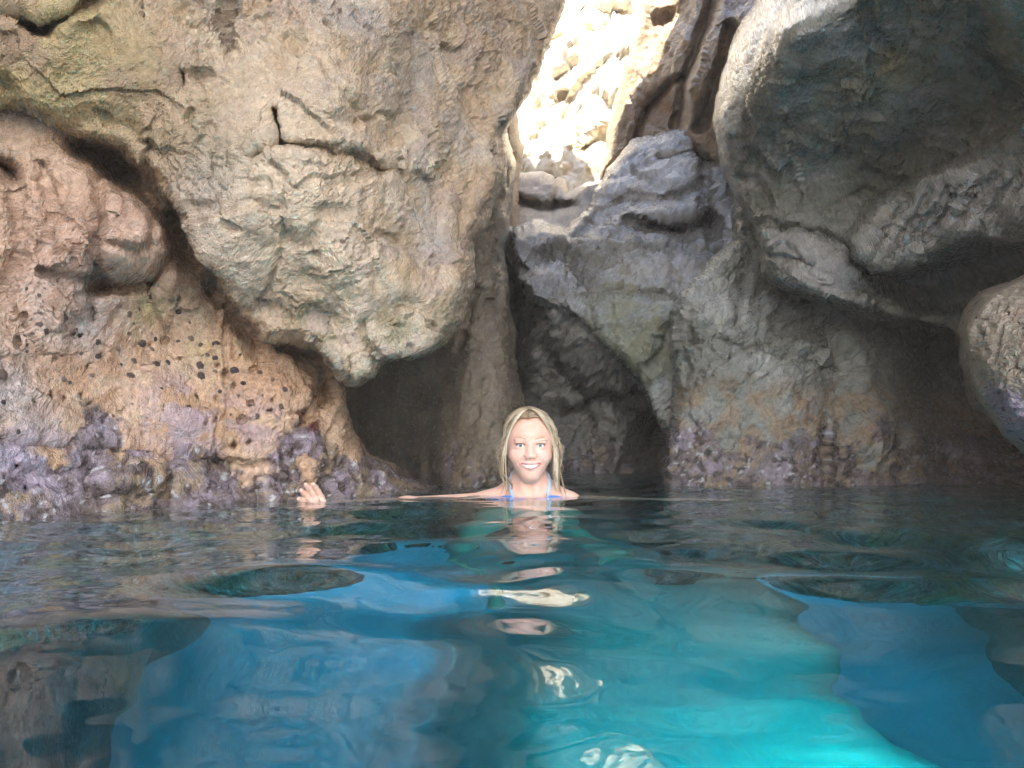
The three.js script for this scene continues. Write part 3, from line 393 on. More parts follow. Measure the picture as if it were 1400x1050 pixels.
// ---------------------------------------------------------------- limpets on the pitted rock
{
  const g = new THREE.LatheGeometry([[0.0001, 0.55], [0.18, 0.50], [0.45, 0.33], [0.75, 0.13], [1.0, -0.05], [0.98, -0.2]].map(([a, c]) => new THREE.Vector2(a, c)).reverse(), 16), p = g.attributes.position;
  for (let i = 0; i < p.count; i++) { const x = p.getX(i), y = p.getY(i), z = p.getZ(i), a = Math.atan2(z, x), q = 1 + 0.05 * Math.sin(a * 11) * Math.hypot(x, z); p.setXYZ(i, x * q, y, z * q * 0.82); }
  g.computeVertexNormals();
  const mats = [[0.065, 0.045, 0.036], [0.11, 0.075, 0.055], [0.04, 0.03, 0.03], [0.17, 0.125, 0.09]].map((c) => new THREE.MeshPhysicalMaterial({ color: new THREE.Color(...c), roughness: 0.5, bumpMap: grit[0], bumpScale: 0.002 }));
  const spots = [[8, 352, 4], [52, 443, 7], [61, 452, 7], [52, 426, 4], [130, 467, 6], [109, 482, 5], [129, 487, 7], [86, 518, 6], [95, 523, 5], [5, 511, 9], [3, 551, 5], [104, 543, 6], [144, 568, 5], [153, 570, 4], [106, 587, 5], [78, 605, 5], [172, 517, 6], [180, 495, 7], [206, 503, 5], [206, 478, 6], [191, 470, 6], [171, 456, 4], [212, 464, 5], [223, 447, 4], [189, 423, 5], [171, 426, 6], [205, 406, 6], [229, 404, 6], [239, 405, 5], [237, 413, 4], [246, 427, 6], [262, 462, 6], [245, 465, 4], [274, 470, 4], [295, 471, 6], [305, 470, 5], [273, 501, 6], [283, 487, 4], [293, 491, 5], [293, 508, 5], [275, 515, 6], [309, 501, 6], [321, 506, 6], [346, 507, 4], [357, 508, 5], [398, 511, 5], [333, 524, 4], [326, 540, 4], [341, 556, 5], [352, 570, 6], [315, 566, 3], [280, 563, 4], [254, 561, 3], [384, 556, 6], [195, 629, 4], [296, 639, 5], [37, 395, 4], [53, 404, 4], [225, 499, 5], [157, 477, 4], [387, 536, 5], [62, 395, 3], [163, 500, 3], [240, 533, 3], [300, 535, 4], [358, 540, 4], [215, 540, 3], [120, 515, 4], [40, 480, 4], [262, 440, 4], [330, 485, 4], [372, 520, 4], [20, 590, 4], [176, 440, 3]];
  spots.forEach(([px, py, r], k) => {
    const [c, n] = onFace(pittedWall, px, py), o = new THREE.Mesh(g, mats[k % 4]), s = r / F * -c.z * (0.65 + 0.4 * rnd());
    n.lerp(new THREE.Vector3(0.55, 0.1, 0.83), 0.4).normalize(); o.position.copy(c).addScaledVector(n, 0.0005); o.quaternion.setFromUnitVectors(new THREE.Vector3(0, 1, 0), n); o.rotateY(rnd() * 6.28); o.scale.set(s, s * (0.7 + 0.4 * rnd()), s);
    add(o, 'limpet', ['small dark brown limpet shell', 'small brown limpet shell', 'small black limpet shell', 'small tan limpet shell'][k % 4] + ' clinging to the pink pitted rock', 'limpet', { group: 'limpets on the pitted rock' });
  });
}

// ---------------------------------------------------------------- the rest of the grotto: bedrock behind the faces and the roof over the camera
function bedrock(cx, cy, cz, sx, sy, sz, n = 26) {
  const g = new THREE.BoxGeometry(sx, sy, sz, n, n, n), p = g.attributes.position, C = new Float32Array(p.count * 3);
  for (let i = 0; i < p.count; i++) {
    const x = p.getX(i) + cx, y = p.getY(i) + cy, z = p.getZ(i) + cz, k = 0.35;
    p.setXYZ(i, x + k * fbm(x, y, z, 3), y + k * fbm(x + 9, y, z, 3), z + k * fbm(x, y + 9, z, 3));
    const c = speckle(mix3([0.24, 0.22, 0.18], [0.36, 0.32, 0.26], smooth(-0.2, 0.2, fbm(x * 2, y * 2, z * 2, 3))), x, y, z); C.set(c, i * 3);
  }
  g.setAttribute('color', new THREE.BufferAttribute(C, 3)); g.computeVertexNormals(); return g;
}
function setRock(name, ...a) { const m = add(new THREE.Mesh(bedrock(...a), rockMat({ roughness: 0.75 })), name); m.userData.kind = 'structure'; return m; }
setRock('cave_wall_left', -5.4, 2.5, -4.8, 6.4, 13, 6.0);          // west flank behind the boulder
setRock('cave_wall_right', 5.6, 2.5, -4.2, 5.6, 13, 6.6);
setRock('cave_wall_left', -4.6, 2.0, 0.4, 3.2, 9, 5.2);
setRock('cave_wall_right', 5.6, 2.0, -0.6, 3.2, 9, 3.0);
setRock('cave_roof', -0.6, 5.6, -0.8, 10, 2.8, 4.8, 30);

// weed-covered flanks under the water, left and right of the sandy channel
for (const [cx, cy, cz, sx, sy, sz] of [[-3.6, -2.8, -1.9, 3.3, 3.4, 3.6], [4.3, -2.8, -2.0, 3.0, 3.4, 3.8]]) {
  const m = setRock('submerged_rock', cx, cy, cz, sx, sy, sz, 40), c = m.geometry.attributes.color, p = m.geometry.attributes.position;
  for (let i = 0; i < c.count; i++) { const n = fbm(p.getX(i) * 3, p.getY(i) * 3, p.getZ(i) * 3, 3), q = mix3([0.09, 0.095, 0.085], [0.24, 0.23, 0.20], smooth(-0.2, 0.25, n)); c.setXYZ(i, ...q); }
}
// ---------------------------------------------------------------- seabed and sea
{
  const nx = 220, nz = 200, P = [], C = [], I = [];
  for (let j = 0; j <= nz; j++) for (let i = 0; i <= nx; i++) {
    const u = i / nx * 2 - 1, v = j / nz, x = Math.sign(u) * Math.pow(Math.abs(u), 2.8) * 90, z = -11 + Math.pow(v, 2.4) * 150;
    const side = smooth(0.25, 2.0, Math.abs(x - 0.55) + 0.25 * noise(x * 1.3, 5, z * 1.3) - 0.12 * (z + 3)), y = -1.75 - 4.8 * side * (1 - 0.3 * side) - 5.5 * smooth(-1.9, 1.6, z) + 0.14 * fbm(x * 0.6, 0, z * 0.6, 3) + 0.02 * noise(x * 4, 0, z * 4);
    P.push(x, y, z); const k = smooth(-0.1, 0.3, fbm(x * 1.2, 4, z * 1.2, 3)); C.push(...mix3([0.80, 0.78, 0.70], [0.72, 0.69, 0.60], k));
    if (i < nx && j < nz) { const a = j * (nx + 1) + i; I.push(a, a + nx + 1, a + 1, a + 1, a + nx + 1, a + nx + 2); }
  }
  const g = new THREE.BufferGeometry(); g.setAttribute('position', new THREE.Float32BufferAttribute(P, 3)); g.setAttribute('color', new THREE.Float32BufferAttribute(C, 3)); g.setIndex(I); g.computeVertexNormals();
  const m = add(new THREE.Mesh(g, new THREE.MeshStandardMaterial({ vertexColors: true, roughness: 0.95 })), 'seabed', 'pale sand under the turquoise water', 'seabed'); m.userData.kind = 'structure';
}
const WAVES = []; seed = 6035;
function ripples(n, l0, l1, slope) { for (let k = 0; k < n; k++) { const L = l0 * Math.pow(l1 / l0, (k + rnd()) / n), a = -1.4 + (rnd() - 0.5) * 2.6, s = slope * (0.6 + 0.8 * rnd()); WAVES.push([Math.cos(a) * 6.2832 / L, Math.sin(a) * 6.2832 / L, rnd() * 6.2832, s * L / 6.2832]); } }
ripples(8, 1.7, 0.6, 0.011); ripples(16, 0.5, 0.16, 0.017); ripples(14, 0.13, 0.045, 0.006);
function wave(x, z) {
  let h = 0; const wx = x + 0.05 * noise(x * 1.7, 2, z * 1.7), wz = z + 0.05 * noise(x * 1.7, 7, z * 1.7), g = 0.6 + 0.8 * smooth(-0.4, 0.4, noise(x * 1.1, 3, z * 1.1)), f = (0.3 + 1.2 * smooth(-0.2, 0.4, noise(x * 2.3, 8, z * 2.3))) * (0.8 + 1.3 * smooth(0.9, 2.2, -z));   // livelier round the swimmer
  for (let k = 0; k < WAVES.length; k++) { const w = WAVES[k]; h += w[3] * (k < 24 ? g : f) * Math.sin(w[0] * wx + w[1] * wz + w[2]); }
  return h;
}
{
  const xs = [], zs = [];                                            // finer near the swimmer and the camera, coarse out at sea
  { let v = 0; const L = []; while (v < 95) { L.push(v); v += 0.010 + 0.0075 * v + (v > 3 ? (v - 3) * 0.08 : 0); } for (let i = L.length - 1; i > 0; i--) xs.push(-L[i]); xs.push(...L); }
  { let v = 0.1; const L = []; while (v < 12) { L.push(-v); v += 0.0045 + 0.006 * v + (v > 5.5 ? (v - 5.5) * 0.06 : 0); } L.push(-12); L.reverse(); zs.push(...L); v = -0.06; while (v < 140) { zs.push(v); v += 0.03 + 0.05 * Math.max(0, v); } zs.push(140); }
  const nx = xs.length, nz = zs.length, P = [], I = [];
  for (const z of zs) for (const x of xs) { const far = smooth(30, 8, Math.hypot(x, z)); P.push(x, far * wave(x, z), z); }
  const T = (i, j) => j * nx + i;
  for (let j = 0; j < nz - 1; j++) for (let i = 0; i < nx - 1; i++) I.push(T(i, j), T(i, j + 1), T(i + 1, j), T(i + 1, j), T(i, j + 1), T(i + 1, j + 1));
  const top = new THREE.BufferGeometry(); top.setAttribute('position', new THREE.Float32BufferAttribute(P.slice(), 3)); top.setIndex(I); top.computeVertexNormals();
  const N = Array.from(top.attributes.normal.array);
  // sides and floor of the body of water, under the seabed
  const D = -9, ring = []; for (let i = 0; i < nx; i++) ring.push(T(i, 0)); for (let j = 1; j < nz; j++) ring.push(T(nx - 1, j)); for (let i = nx - 2; i >= 0; i--) ring.push(T(i, nz - 1)); for (let j = nz - 2; j > 0; j--) ring.push(T(0, j));
  const b0 = P.length / 3; for (const v of ring) { P.push(P[3 * v], D, P[3 * v + 2]); N.push(0, -1, 0); }
  const n = ring.length; for (let k = 0; k < n; k++) { const a = ring[k], b = ring[(k + 1) % n], c = b0 + k, d = b0 + (k + 1) % n; I.push(a, b, c, b, d, c); }
  const c0 = P.length / 3; P.push(0, D, 20); N.push(0, -1, 0); for (let k = 0; k < n; k++) I.push(c0, b0 + k, b0 + (k + 1) % n);
  const g = new THREE.BufferGeometry(); g.setAttribute('position', new THREE.Float32BufferAttribute(P, 3)); g.setAttribute('normal', new THREE.Float32BufferAttribute(N, 3)); g.setIndex(I);
  const m = new THREE.MeshPhysicalMaterial({ color: 0xffffff, roughness: 0, transmission: 1, ior: 1.333, thickness: 3, attenuationColor: new THREE.Color(0.16, 0.90, 0.938), attenuationDistance: 1 });
  const sea = add(new THREE.Mesh(g, m), 'sea', 'clear turquoise sea water with gentle ripples', 'sea'); sea.userData.kind = 'structure';
}

// ---------------------------------------------------------------- the swimmer
function surfaceNets(sdf, lo, hi, cell, keep) {
  const n = [0, 1, 2].map((k) => Math.ceil((hi[k] - lo[k]) / cell) + 1), [nx, ny, nz] = n, V = new Float32Array(nx * ny * nz), id = new Int32Array(nx * ny * nz).fill(-1), P = [], I = [], at3 = (i, j, k) => i + nx * (j + ny * k);
  for (let K = 0; K < nz; K += 5) for (let M = 0; M < ny; M += 5) for (let L = 0; L < nx; L += 5) {   // blocks far from the surface are filled in one go
    const c = sdf(lo[0] + (L + 2) * cell, lo[1] + (M + 2) * cell, lo[2] + (K + 2) * cell), far = Math.abs(c) > cell * 9;
    for (let k = K; k < Math.min(K + 5, nz); k++) for (let j = M; j < Math.min(M + 5, ny); j++) for (let i = L; i < Math.min(L + 5, nx); i++) V[at3(i, j, k)] = far ? c : sdf(lo[0] + i * cell, lo[1] + j * cell, lo[2] + k * cell);
  }
  for (let k = 0; k < nz - 1; k++) for (let j = 0; j < ny - 1; j++) for (let i = 0; i < nx - 1; i++) {
    let c = 0, sx = 0, sy = 0, sz = 0; const o0 = at3(i, j, k), w = V[o0] < 0;
    if (w === V[o0 + 1] < 0 && w === V[o0 + nx] < 0 && w === V[o0 + nx + 1] < 0 && w === V[o0 + nx * ny] < 0 && w === V[o0 + nx * ny + 1] < 0 && w === V[o0 + nx * ny + nx] < 0 && w === V[o0 + nx * ny + nx + 1] < 0) continue;
    for (let e = 0; e < 12; e++) {
      const ax = e >> 2, b = e & 1, d = (e >> 1) & 1, o = [0, 0, 0]; o[(ax + 1) % 3] = b; o[(ax + 2) % 3] = d;
      const q = o.slice(); q[ax] = 1; const v0 = V[at3(i + o[0], j + o[1], k + o[2])], v1 = V[at3(i + q[0], j + q[1], k + q[2])];
      if ((v0 < 0) !== (v1 < 0)) { const t = v0 / (v0 - v1); c++; sx += i + o[0] + (q[0] - o[0]) * t; sy += j + o[1] + (q[1] - o[1]) * t; sz += k + o[2] + (q[2] - o[2]) * t; }
    }
    if (c) { id[at3(i, j, k)] = P.length / 3; P.push(lo[0] + sx / c * cell, lo[1] + sy / c * cell, lo[2] + sz / c * cell); }
  }
  const quad = (a, b, c, d, flip) => { if (a < 0 || b < 0 || c < 0 || d < 0) return; if (flip) I.push(a, c, b, a, d, c); else I.push(a, b, c, a, c, d); };
  for (let k = 1; k < nz - 1; k++) for (let j = 1; j < ny - 1; j++) for (let i = 1; i < nx - 1; i++) {
    const v = V[at3(i, j, k)] < 0;
    if (v !== V[at3(i + 1, j, k)] < 0) quad(id[at3(i, j - 1, k - 1)], id[at3(i, j, k - 1)], id[at3(i, j, k)], id[at3(i, j - 1, k)], !v);
    if (v !== V[at3(i, j + 1, k)] < 0) quad(id[at3(i - 1, j, k - 1)], id[at3(i - 1, j, k)], id[at3(i, j, k)], id[at3(i, j, k - 1)], !v);
    if (v !== V[at3(i, j, k + 1)] < 0) quad(id[at3(i - 1, j - 1, k)], id[at3(i, j - 1, k)], id[at3(i, j, k)], id[at3(i - 1, j, k)], !v);
  }
  const g = new THREE.BufferGeometry(); g.setAttribute('position', new THREE.Float32BufferAttribute(P, 3)); g.setIndex(I);
  const N = new Float32Array(P.length), h = cell * 0.5;
  for (let v = 0; v < P.length; v += 3) { const x = P[v], y = P[v + 1], z = P[v + 2], a = sdf(x + h, y, z) - sdf(x - h, y, z), b = sdf(x, y + h, z) - sdf(x, y - h, z), c = sdf(x, y, z + h) - sdf(x, y, z - h), l = Math.hypot(a, b, c) || 1; N[v] = a / l; N[v + 1] = b / l; N[v + 2] = c / l; }
  g.setAttribute('normal', new THREE.BufferAttribute(N, 3)); return g;
}
const smin = (a, b, k) => { const h = Math.max(k - Math.abs(a - b), 0) / k; return Math.min(a, b) - h * h * k * 0.25; };
const smax = (a, b, k) => -smin(-a, -b, k);
const ell = (x, y, z, cx, cy, cz, rx, ry, rz) => { const a = (x - cx) / rx, b = (y - cy) / ry, c = (z - cz) / rz, k0 = Math.sqrt(a * a + b * b + c * c), k1 = Math.sqrt((a / rx) ** 2 + (b / ry) ** 2 + (c / rz) ** 2); return k1 < 1e-9 ? -Math.min(rx, ry, rz) : k0 * (k0 - 1) / k1; };
const cap = (x, y, z, a, b, r0, r1) => { const dx = b[0] - a[0], dy = b[1] - a[1], dz = b[2] - a[2], t = clamp(((x - a[0]) * dx + (y - a[1]) * dy + (z - a[2]) * dz) / (dx * dx + dy * dy + dz * dz)); return Math.hypot(x - a[0] - dx * t, y - a[1] - dy * t, z - a[2] - dz * t) - (r0 + (r1 - r0) * t); };

// origin between the ears at eye height; x to the picture's right, z towards the viewer
const LIP = (x) => -0.0555 - 0.0090 * (1 - (x / 0.029) ** 2);       // smile: corners up
function headSDF(x, y, z) {
  x *= 0.935;
  const ax = Math.abs(x);
  let d = ell(x, y, z, 0, 0.028, -0.022, 0.0715, 0.086, 0.090);
  d = smin(d, ell(x, y, z, 0, -0.018, 0.014, 0.0550, 0.074, 0.068), 0.035);
  d = smin(d, ell(x, y, z, 0, -0.096, 0.053, 0.018, 0.016, 0.024), 0.035);             // chin
  d = smin(d, cap(ax, y, z, [0.037, -0.046, 0.002], [0.007, -0.100, 0.046], 0.010, 0.009), 0.028);   // jaw line
  d = smin(d, ell(x, y, z, 0, -0.060, 0.044, 0.035, 0.038, 0.039), 0.035);
  d = smin(d, ell(ax, y, z, 0.037, -0.030, 0.052, 0.021, 0.020, 0.018), 0.035);         // cheeks
  d = smin(d, ell(ax, y, z, 0.024, 0.019, 0.073, 0.024, 0.007, 0.010), 0.014);          // brow
  d = smax(d, -ell(ax, y, z, 0.0305, 0.0015, 0.091, 0.016, 0.0095, 0.014), 0.010);      // eye sockets
  d = smin(d, ell(ax, y, z, 0.0305, 0.0084, 0.0725, 0.0155, 0.0034, 0.0085), 0.007);     // upper lids
  d = smin(d, ell(ax, y, z, 0.0305, -0.0072, 0.0735, 0.0150, 0.0040, 0.0085), 0.006);   // lower lids
  d = smin(d, cap(x, y, z, [0, 0.010, 0.080], [0, -0.031, 0.0945], 0.0060, 0.0080), 0.016);           // nose
  d = smin(d, ell(ax, y, z, 0.0105, -0.034, 0.086, 0.0072, 0.0065, 0.0085), 0.010);
  d = smax(d, -ell(ax, y, z, 0.0062, -0.0398, 0.0915, 0.0026, 0.0022, 0.003), 0.003);
  d = smax(d, -cap(ax, y, z, [0.017, -0.037, 0.088], [0.036, -0.058, 0.076], 0.0022, 0.0025), 0.008); // smile folds
  if (z > 0.03 && y < -0.03 && y > -0.09 && ax < 0.045) {                               // lips round an open smile
    const lx = clamp(x, -0.027, 0.027), zc = 0.0865 - 14 * lx * lx, w = 1 - (lx / 0.030) ** 2;
    d = smin(d, Math.hypot(x - lx, (y - LIP(lx) - 0.0072 * w) * 1.0, z - zc) - (0.0018 + 0.0019 * w), 0.005);
    d = smin(d, Math.hypot(x - lx, y - LIP(lx) + 0.0070 * w, z - zc + 0.001) - (0.0018 + 0.0027 * w), 0.005);
    d = smax(d, -(Math.hypot((x - lx) * 1.2, (y - LIP(lx)) / 0.9, (z - zc - 0.003) * 0.45) - (0.0008 + 0.0056 * w)), 0.002);
  }
  d = smin(d, ell(ax, y, z, 0.0735, -0.008, -0.010, 0.008, 0.027, 0.016), 0.010);       // ears
  d = smax(d, -ell(ax, y, z, 0.083, -0.006, -0.004, 0.006, 0.015, 0.008), 0.006);
  return d;
}
const HEAD = new THREE.Vector3(0.060, 0.168, -2.60);       // where that origin is in the grotto
const J = (x, y, z) => [x - HEAD.x, y - HEAD.y, z - HEAD.z];
const SHR = J(-0.085, -0.032, -2.650), ELR = J(-0.330, -0.029, -2.55), WRR = J(-0.552, -0.054, -2.40), SHL = J(0.198, -0.044, -2.650), ELL = J(0.375, -0.125, -2.60), WRL = J(0.560, -0.060, -2.48);
function bodySDF(x, y, z) {
  let d = cap(x, y, z, [0, -0.050, -0.022], [0, -0.165, -0.040], 0.042, 0.046);         // neck
  d = smin(d, cap(Math.abs(x), y, z, [0.038, -0.06, -0.012], [0.010, -0.178, 0.022], 0.010, 0.009), 0.022);   // neck cords
  d = smin(d, cap(Math.abs(x), y, z, [0.012, -0.184, 0.018], [0.120, -0.188, -0.022], 0.011, 0.012), 0.03);   // collar bones
  d = smin(d, cap(Math.abs(x), y, z, [0.02, -0.120, -0.055], [0.118, -0.190, -0.048], 0.034, 0.038), 0.05);   // trapezius
  d = smin(d, ell(x, y, z, 0, -0.300, -0.055, 0.140, 0.160, 0.088), 0.06);               // chest
  d = smin(d, ell(x, y, z, 0, -0.500, -0.065, 0.112, 0.160, 0.078), 0.08);
  d = smin(d, ell(x, y, z, 0, -0.680, -0.075, 0.155, 0.120, 0.095), 0.07);
  d = smin(d, ell(Math.abs(x), y, z, 0.072, -0.221, 0.038, 0.060, 0.058, 0.052), 0.03);  // breasts
  d = smin(d, cap(x, y, z, SHR, ELR, 0.047, 0.036), 0.04); d = smin(d, cap(x, y, z, ELR, WRR, 0.036, 0.024), 0.02);
  d = smin(d, cap(x, y, z, SHL, ELL, 0.047, 0.036), 0.04); d = smin(d, cap(x, y, z, ELL, WRL, 0.036, 0.024), 0.02);
  d = smin(d, cap(x, y, z, [-0.085, -0.74, -0.075], [-0.15, -1.08, 0.05], 0.080, 0.052), 0.05); d = smin(d, cap(x, y, z, [-0.15, -1.08, 0.05], [-0.18, -1.40, -0.16], 0.052, 0.034), 0.02);
  d = smin(d, cap(x, y, z, [0.085, -0.74, -0.075], [0.13, -1.12, -0.06], 0.080, 0.052), 0.05); d = smin(d, cap(x, y, z, [0.13, -1.12, -0.06], [0.17, -1.42, -0.30], 0.052, 0.034), 0.02);
  d = smin(d, cap(x, y, z, [-0.18, -1.42, -0.16], [-0.19, -1.52, -0.02], 0.034, 0.022), 0.03); d = smin(d, cap(x, y, z, [0.17, -1.44, -0.30], [0.18, -1.56, -0.20], 0.034, 0.022), 0.03);
  return d;
}
// a hand with palm and five bent fingers: root at the wrist, dir along the palm, side towards the thumb, out of the palm
function handSDF(root, dir, side, curl, spread = 0.05) {
  const D = new THREE.Vector3(...dir).normalize(), S = new THREE.Vector3(...side).normalize(), N = new THREE.Vector3().crossVectors(S, D).normalize(); S.crossVectors(D, N);
  const at = (a, b, c) => (a *= 0.8, b *= 0.82, [root[0] + D.x * a + S.x * b + N.x * c, root[1] + D.y * a + S.y * b + N.y * c, root[2] + D.z * a + S.z * b + N.z * c]), bones = [];
  [[0.029, 0.094, 0.066, spread], [0.0095, 0.098, 0.075, 0.3 * spread], [-0.0105, 0.094, 0.068, -0.6 * spread], [-0.029, 0.084, 0.053, -1.7 * spread]].forEach(([b, a, L, f], k) => {
    let p = at(a - 0.012, b, 0), ang = curl * (0.6 + 0.15 * k); const seg = [0.46 * L, 0.30 * L, 0.26 * L]; let pa = a - 0.012, pb = b, pc = 0;
    for (let s = 0; s < 3; s++) { ang += curl * 0.5; const l = seg[s]; pa += l * Math.cos(ang); pb += l * f; pc += l * Math.sin(ang); const q = at(pa, pb, pc); bones.push([p, q, 0.0095 - 0.0009 * s, 0.0086 - 0.0009 * s]); p = q; }
  });
  bones.push([at(0.018, 0.022, 0.006), at(0.050, 0.040, 0.020), 0.0135, 0.0105], [at(0.050, 0.040, 0.020), at(0.082, 0.036, 0.026), 0.0100, 0.0080]);
  const palm = [[at(0.0, 0, 0), at(0.082, 0.026, 0), 0.017, 0.0125], [at(0.0, 0, 0), at(0.086, 0.008, 0), 0.018, 0.0125], [at(0.0, 0, 0), at(0.082, -0.010, 0), 0.018, 0.0125], [at(0, 0, 0), at(0.074, -0.027, 0), 0.017, 0.012]];
  return (x, y, z) => { let d = 1; for (const [a, b, r, s] of palm) d = smin(d, cap(x, y, z, a, b, r, s), 0.014); for (const [a, b, r, s] of bones) d = smin(d, cap(x, y, z, a, b, r, s), 0.0045); return d; };
}
{
  const person = new THREE.Group(); person.position.copy(HEAD); person.scale.setScalar(1.04);
  const whole = (x, y, z) => smin(headSDF(x, y, z), bodySDF(x, y, z), 0.022);
  const headG = surfaceNets((x, y, z) => y > -0.06 ? whole(x, y, z) : smin(headSDF(x, y, z), bodySDF(x, y, z), 0.022), [-0.100, -0.165, -0.130], [0.100, 0.130, 0.120], 0.0022);
  const bodyG = surfaceNets((x, y, z) => bodySDF(x, y, z), [-0.75, -1.62, -0.42], [0.66, -0.085, 0.26], 0.010);
  const handR = handSDF(WRR, [-0.42, 0.90, 0.10], [0.90, 0.42, 0.0], 0.30, 0.06), handL = handSDF(WRL, [0.75, 0.12, 0.62], [-0.6, 0.0, 0.75], 0.18);
  const box = (c, r) => [[c[0] - r, c[1] - r, c[2] - r], [c[0] + r, c[1] + r, c[2] + r]];
  const hr = surfaceNets((x, y, z) => smin(handR(x, y, z), cap(x, y, z, ELR, WRR, 0.036, 0.024), 0.015), ...box([WRR[0] - 0.03, WRR[1] + 0.08, WRR[2]], 0.13), 0.003), hl = surfaceNets((x, y, z) => smin(handL(x, y, z), cap(x, y, z, ELL, WRL, 0.036, 0.024), 0.015), ...box([WRL[0] + 0.05, WRL[1], WRL[2] + 0.05], 0.14), 0.0035);
  const skin = mergeGeometries([headG, bodyG, hr, hl]), p = skin.attributes.position, C = new Float32Array(p.count * 3);
  for (let i = 0; i < p.count; i++) {
    const x = p.getX(i), y = p.getY(i), z = p.getZ(i), ax = Math.abs(x), n = fbm(x * 40, y * 40, z * 40, 2);
    let c = mix3([0.72, 0.43, 0.30], [0.78, 0.49, 0.36], smooth(-0.3, 0.3, n));
    c = mix3(c, [0.74, 0.40, 0.33], 0.4 * Math.exp(-(((ax - 0.040) / 0.018) ** 2 + ((y + 0.028) / 0.016) ** 2)) * (z > 0 ? 1 : 0));
    if (z > 0.05) { const lx = clamp(x, -0.028, 0.028), w = 1 - (lx / 0.030) ** 2, q = Math.hypot((x - lx), (y - LIP(lx)) / (0.55 + 0.75 * w)); c = mix3(c, [0.58, 0.25, 0.23], 0.85 * smooth(0.0100, 0.0072, q)); const e = Math.hypot((ax - 0.0305) / 0.0165, (y - 0.0035) / 0.0085); c = mix3(c, [0.34, 0.19, 0.135], 0.55 * smooth(1.15, 0.75, e) * smooth(0.5, 0.9, e + (y > 0.003 ? 0.3 : 0))); }
    C.set(c, 3 * i);
  }
  skin.setAttribute('color', new THREE.BufferAttribute(C, 3));
  const part = (g, m, name, parent = person) => { const o = new THREE.Mesh(g, m); o.name = name; parent.add(o); return o; };
  part(skin, new THREE.MeshPhysicalMaterial({ vertexColors: true, roughness: 0.5 }), 'body');
  // eyes
  const white = new THREE.MeshPhysicalMaterial({ color: new THREE.Color(0.78, 0.76, 0.74), roughness: 0.12 }), irisM = new THREE.MeshPhysicalMaterial({ color: new THREE.Color(0.13, 0.19, 0.23), roughness: 0.15 }), dark = new THREE.MeshStandardMaterial({ color: new THREE.Color(0.012, 0.010, 0.010), roughness: 0.2 }), lash = new THREE.MeshStandardMaterial({ color: new THREE.Color(0.06, 0.035, 0.022), roughness: 0.7 }), browM = new THREE.MeshStandardMaterial({ color: new THREE.Color(0.40, 0.27, 0.17), roughness: 0.8 });
  for (const s of [-1, 1]) {
    const g = new THREE.SphereGeometry(0.0128, 24, 16); g.translate(s * 0.0305, 0.0005, 0.0680); const eye = part(g, white, 'eye');
    const disc = (r, dz) => { const q = new THREE.SphereGeometry(0.0128 + dz, 20, 10, 0, 6.2832, 0, Math.asin(r / 0.0128)); q.rotateX(Math.PI / 2); q.translate(s * 0.0305, 0.0005, 0.0680); return q; };
    part(disc(0.0056, 0.0003), irisM, 'iris', eye); part(disc(0.0028, 0.0006), dark, 'pupil', eye);
    const line = (L, r, m, name) => part(new THREE.TubeGeometry(new THREE.CatmullRomCurve3(L.map(([a, b, c]) => new THREE.Vector3(s * a, b, c))), 16, r, 6), m, name);
    line([[0.0165, 0.0000, 0.0765], [0.0235, 0.0050, 0.0812], [0.0315, 0.0062, 0.0818], [0.0395, 0.0045, 0.0785], [0.0455, 0.0010, 0.0715]], 0.0011, lash, 'eyelashes');
    line([[0.0145, 0.0185, 0.0835], [0.0230, 0.0230, 0.0838], [0.0330, 0.0245, 0.0800], [0.0430, 0.0215, 0.0705]], 0.0017, browM, 'eyebrow');
  }
  // teeth: an arch behind the lips
  { const P = [], I = []; for (let i = 0; i <= 24; i++) { const x = -0.024 + 0.048 * i / 24, w = 1 - (x / 0.030) ** 2, zc = 0.0845 - 14 * x * x - 0.0008 * (Math.abs(((i / 3) % 1) - 0.5) > 0.4 ? 1 : 0); P.push(x, LIP(x) + 0.0060 * w, zc - 0.001, x, LIP(x) - 0.0048 * w, zc - 0.0005); if (i < 24) I.push(2 * i, 2 * i + 1, 2 * i + 2, 2 * i + 1, 2 * i + 3, 2 * i + 2); } const g = new THREE.BufferGeometry(); g.setAttribute('position', new THREE.Float32BufferAttribute(P, 3)); g.setIndex(I); g.computeVertexNormals(); part(g, new THREE.MeshPhysicalMaterial({ color: new THREE.Color(0.80, 0.77, 0.72), roughness: 0.2, side: THREE.DoubleSide }), 'teeth'); }
  // hair: wet blonde locks that fall from a parting, each a tapered tube
  const H = [], tube = (pts, r0, col) => {
    const curve = new THREE.CatmullRomCurve3(pts.map((q) => new THREE.Vector3(...q))), n = 20, g = new THREE.TubeGeometry(curve, n, 1, 4), q = g.attributes.position, cc = new Float32Array(q.count * 3);
    for (let i = 0; i <= n; i++) { const c = curve.getPointAt(i / n), r = r0 * (0.55 + 0.6 * Math.sin(Math.PI * Math.min(0.85, i / n * 0.9 + 0.1))) * (i / n > 0.85 ? 1.2 - (i / n) * 0.9 : 1); for (let k = 0; k < 5; k++) { const v = i * 5 + k; q.setXYZ(v, c.x + (q.getX(v) - c.x) * r, c.y + (q.getY(v) - c.y) * r, c.z + (q.getZ(v) - c.z) * r); cc.set(mix3([0.28, 0.205, 0.12], col, smooth(0.0, 0.12, i / n)), 3 * v); } }
    g.setAttribute('color', new THREE.BufferAttribute(cc, 3)); g.deleteAttribute('uv'); g.computeVertexNormals(); H.push(g);
  };
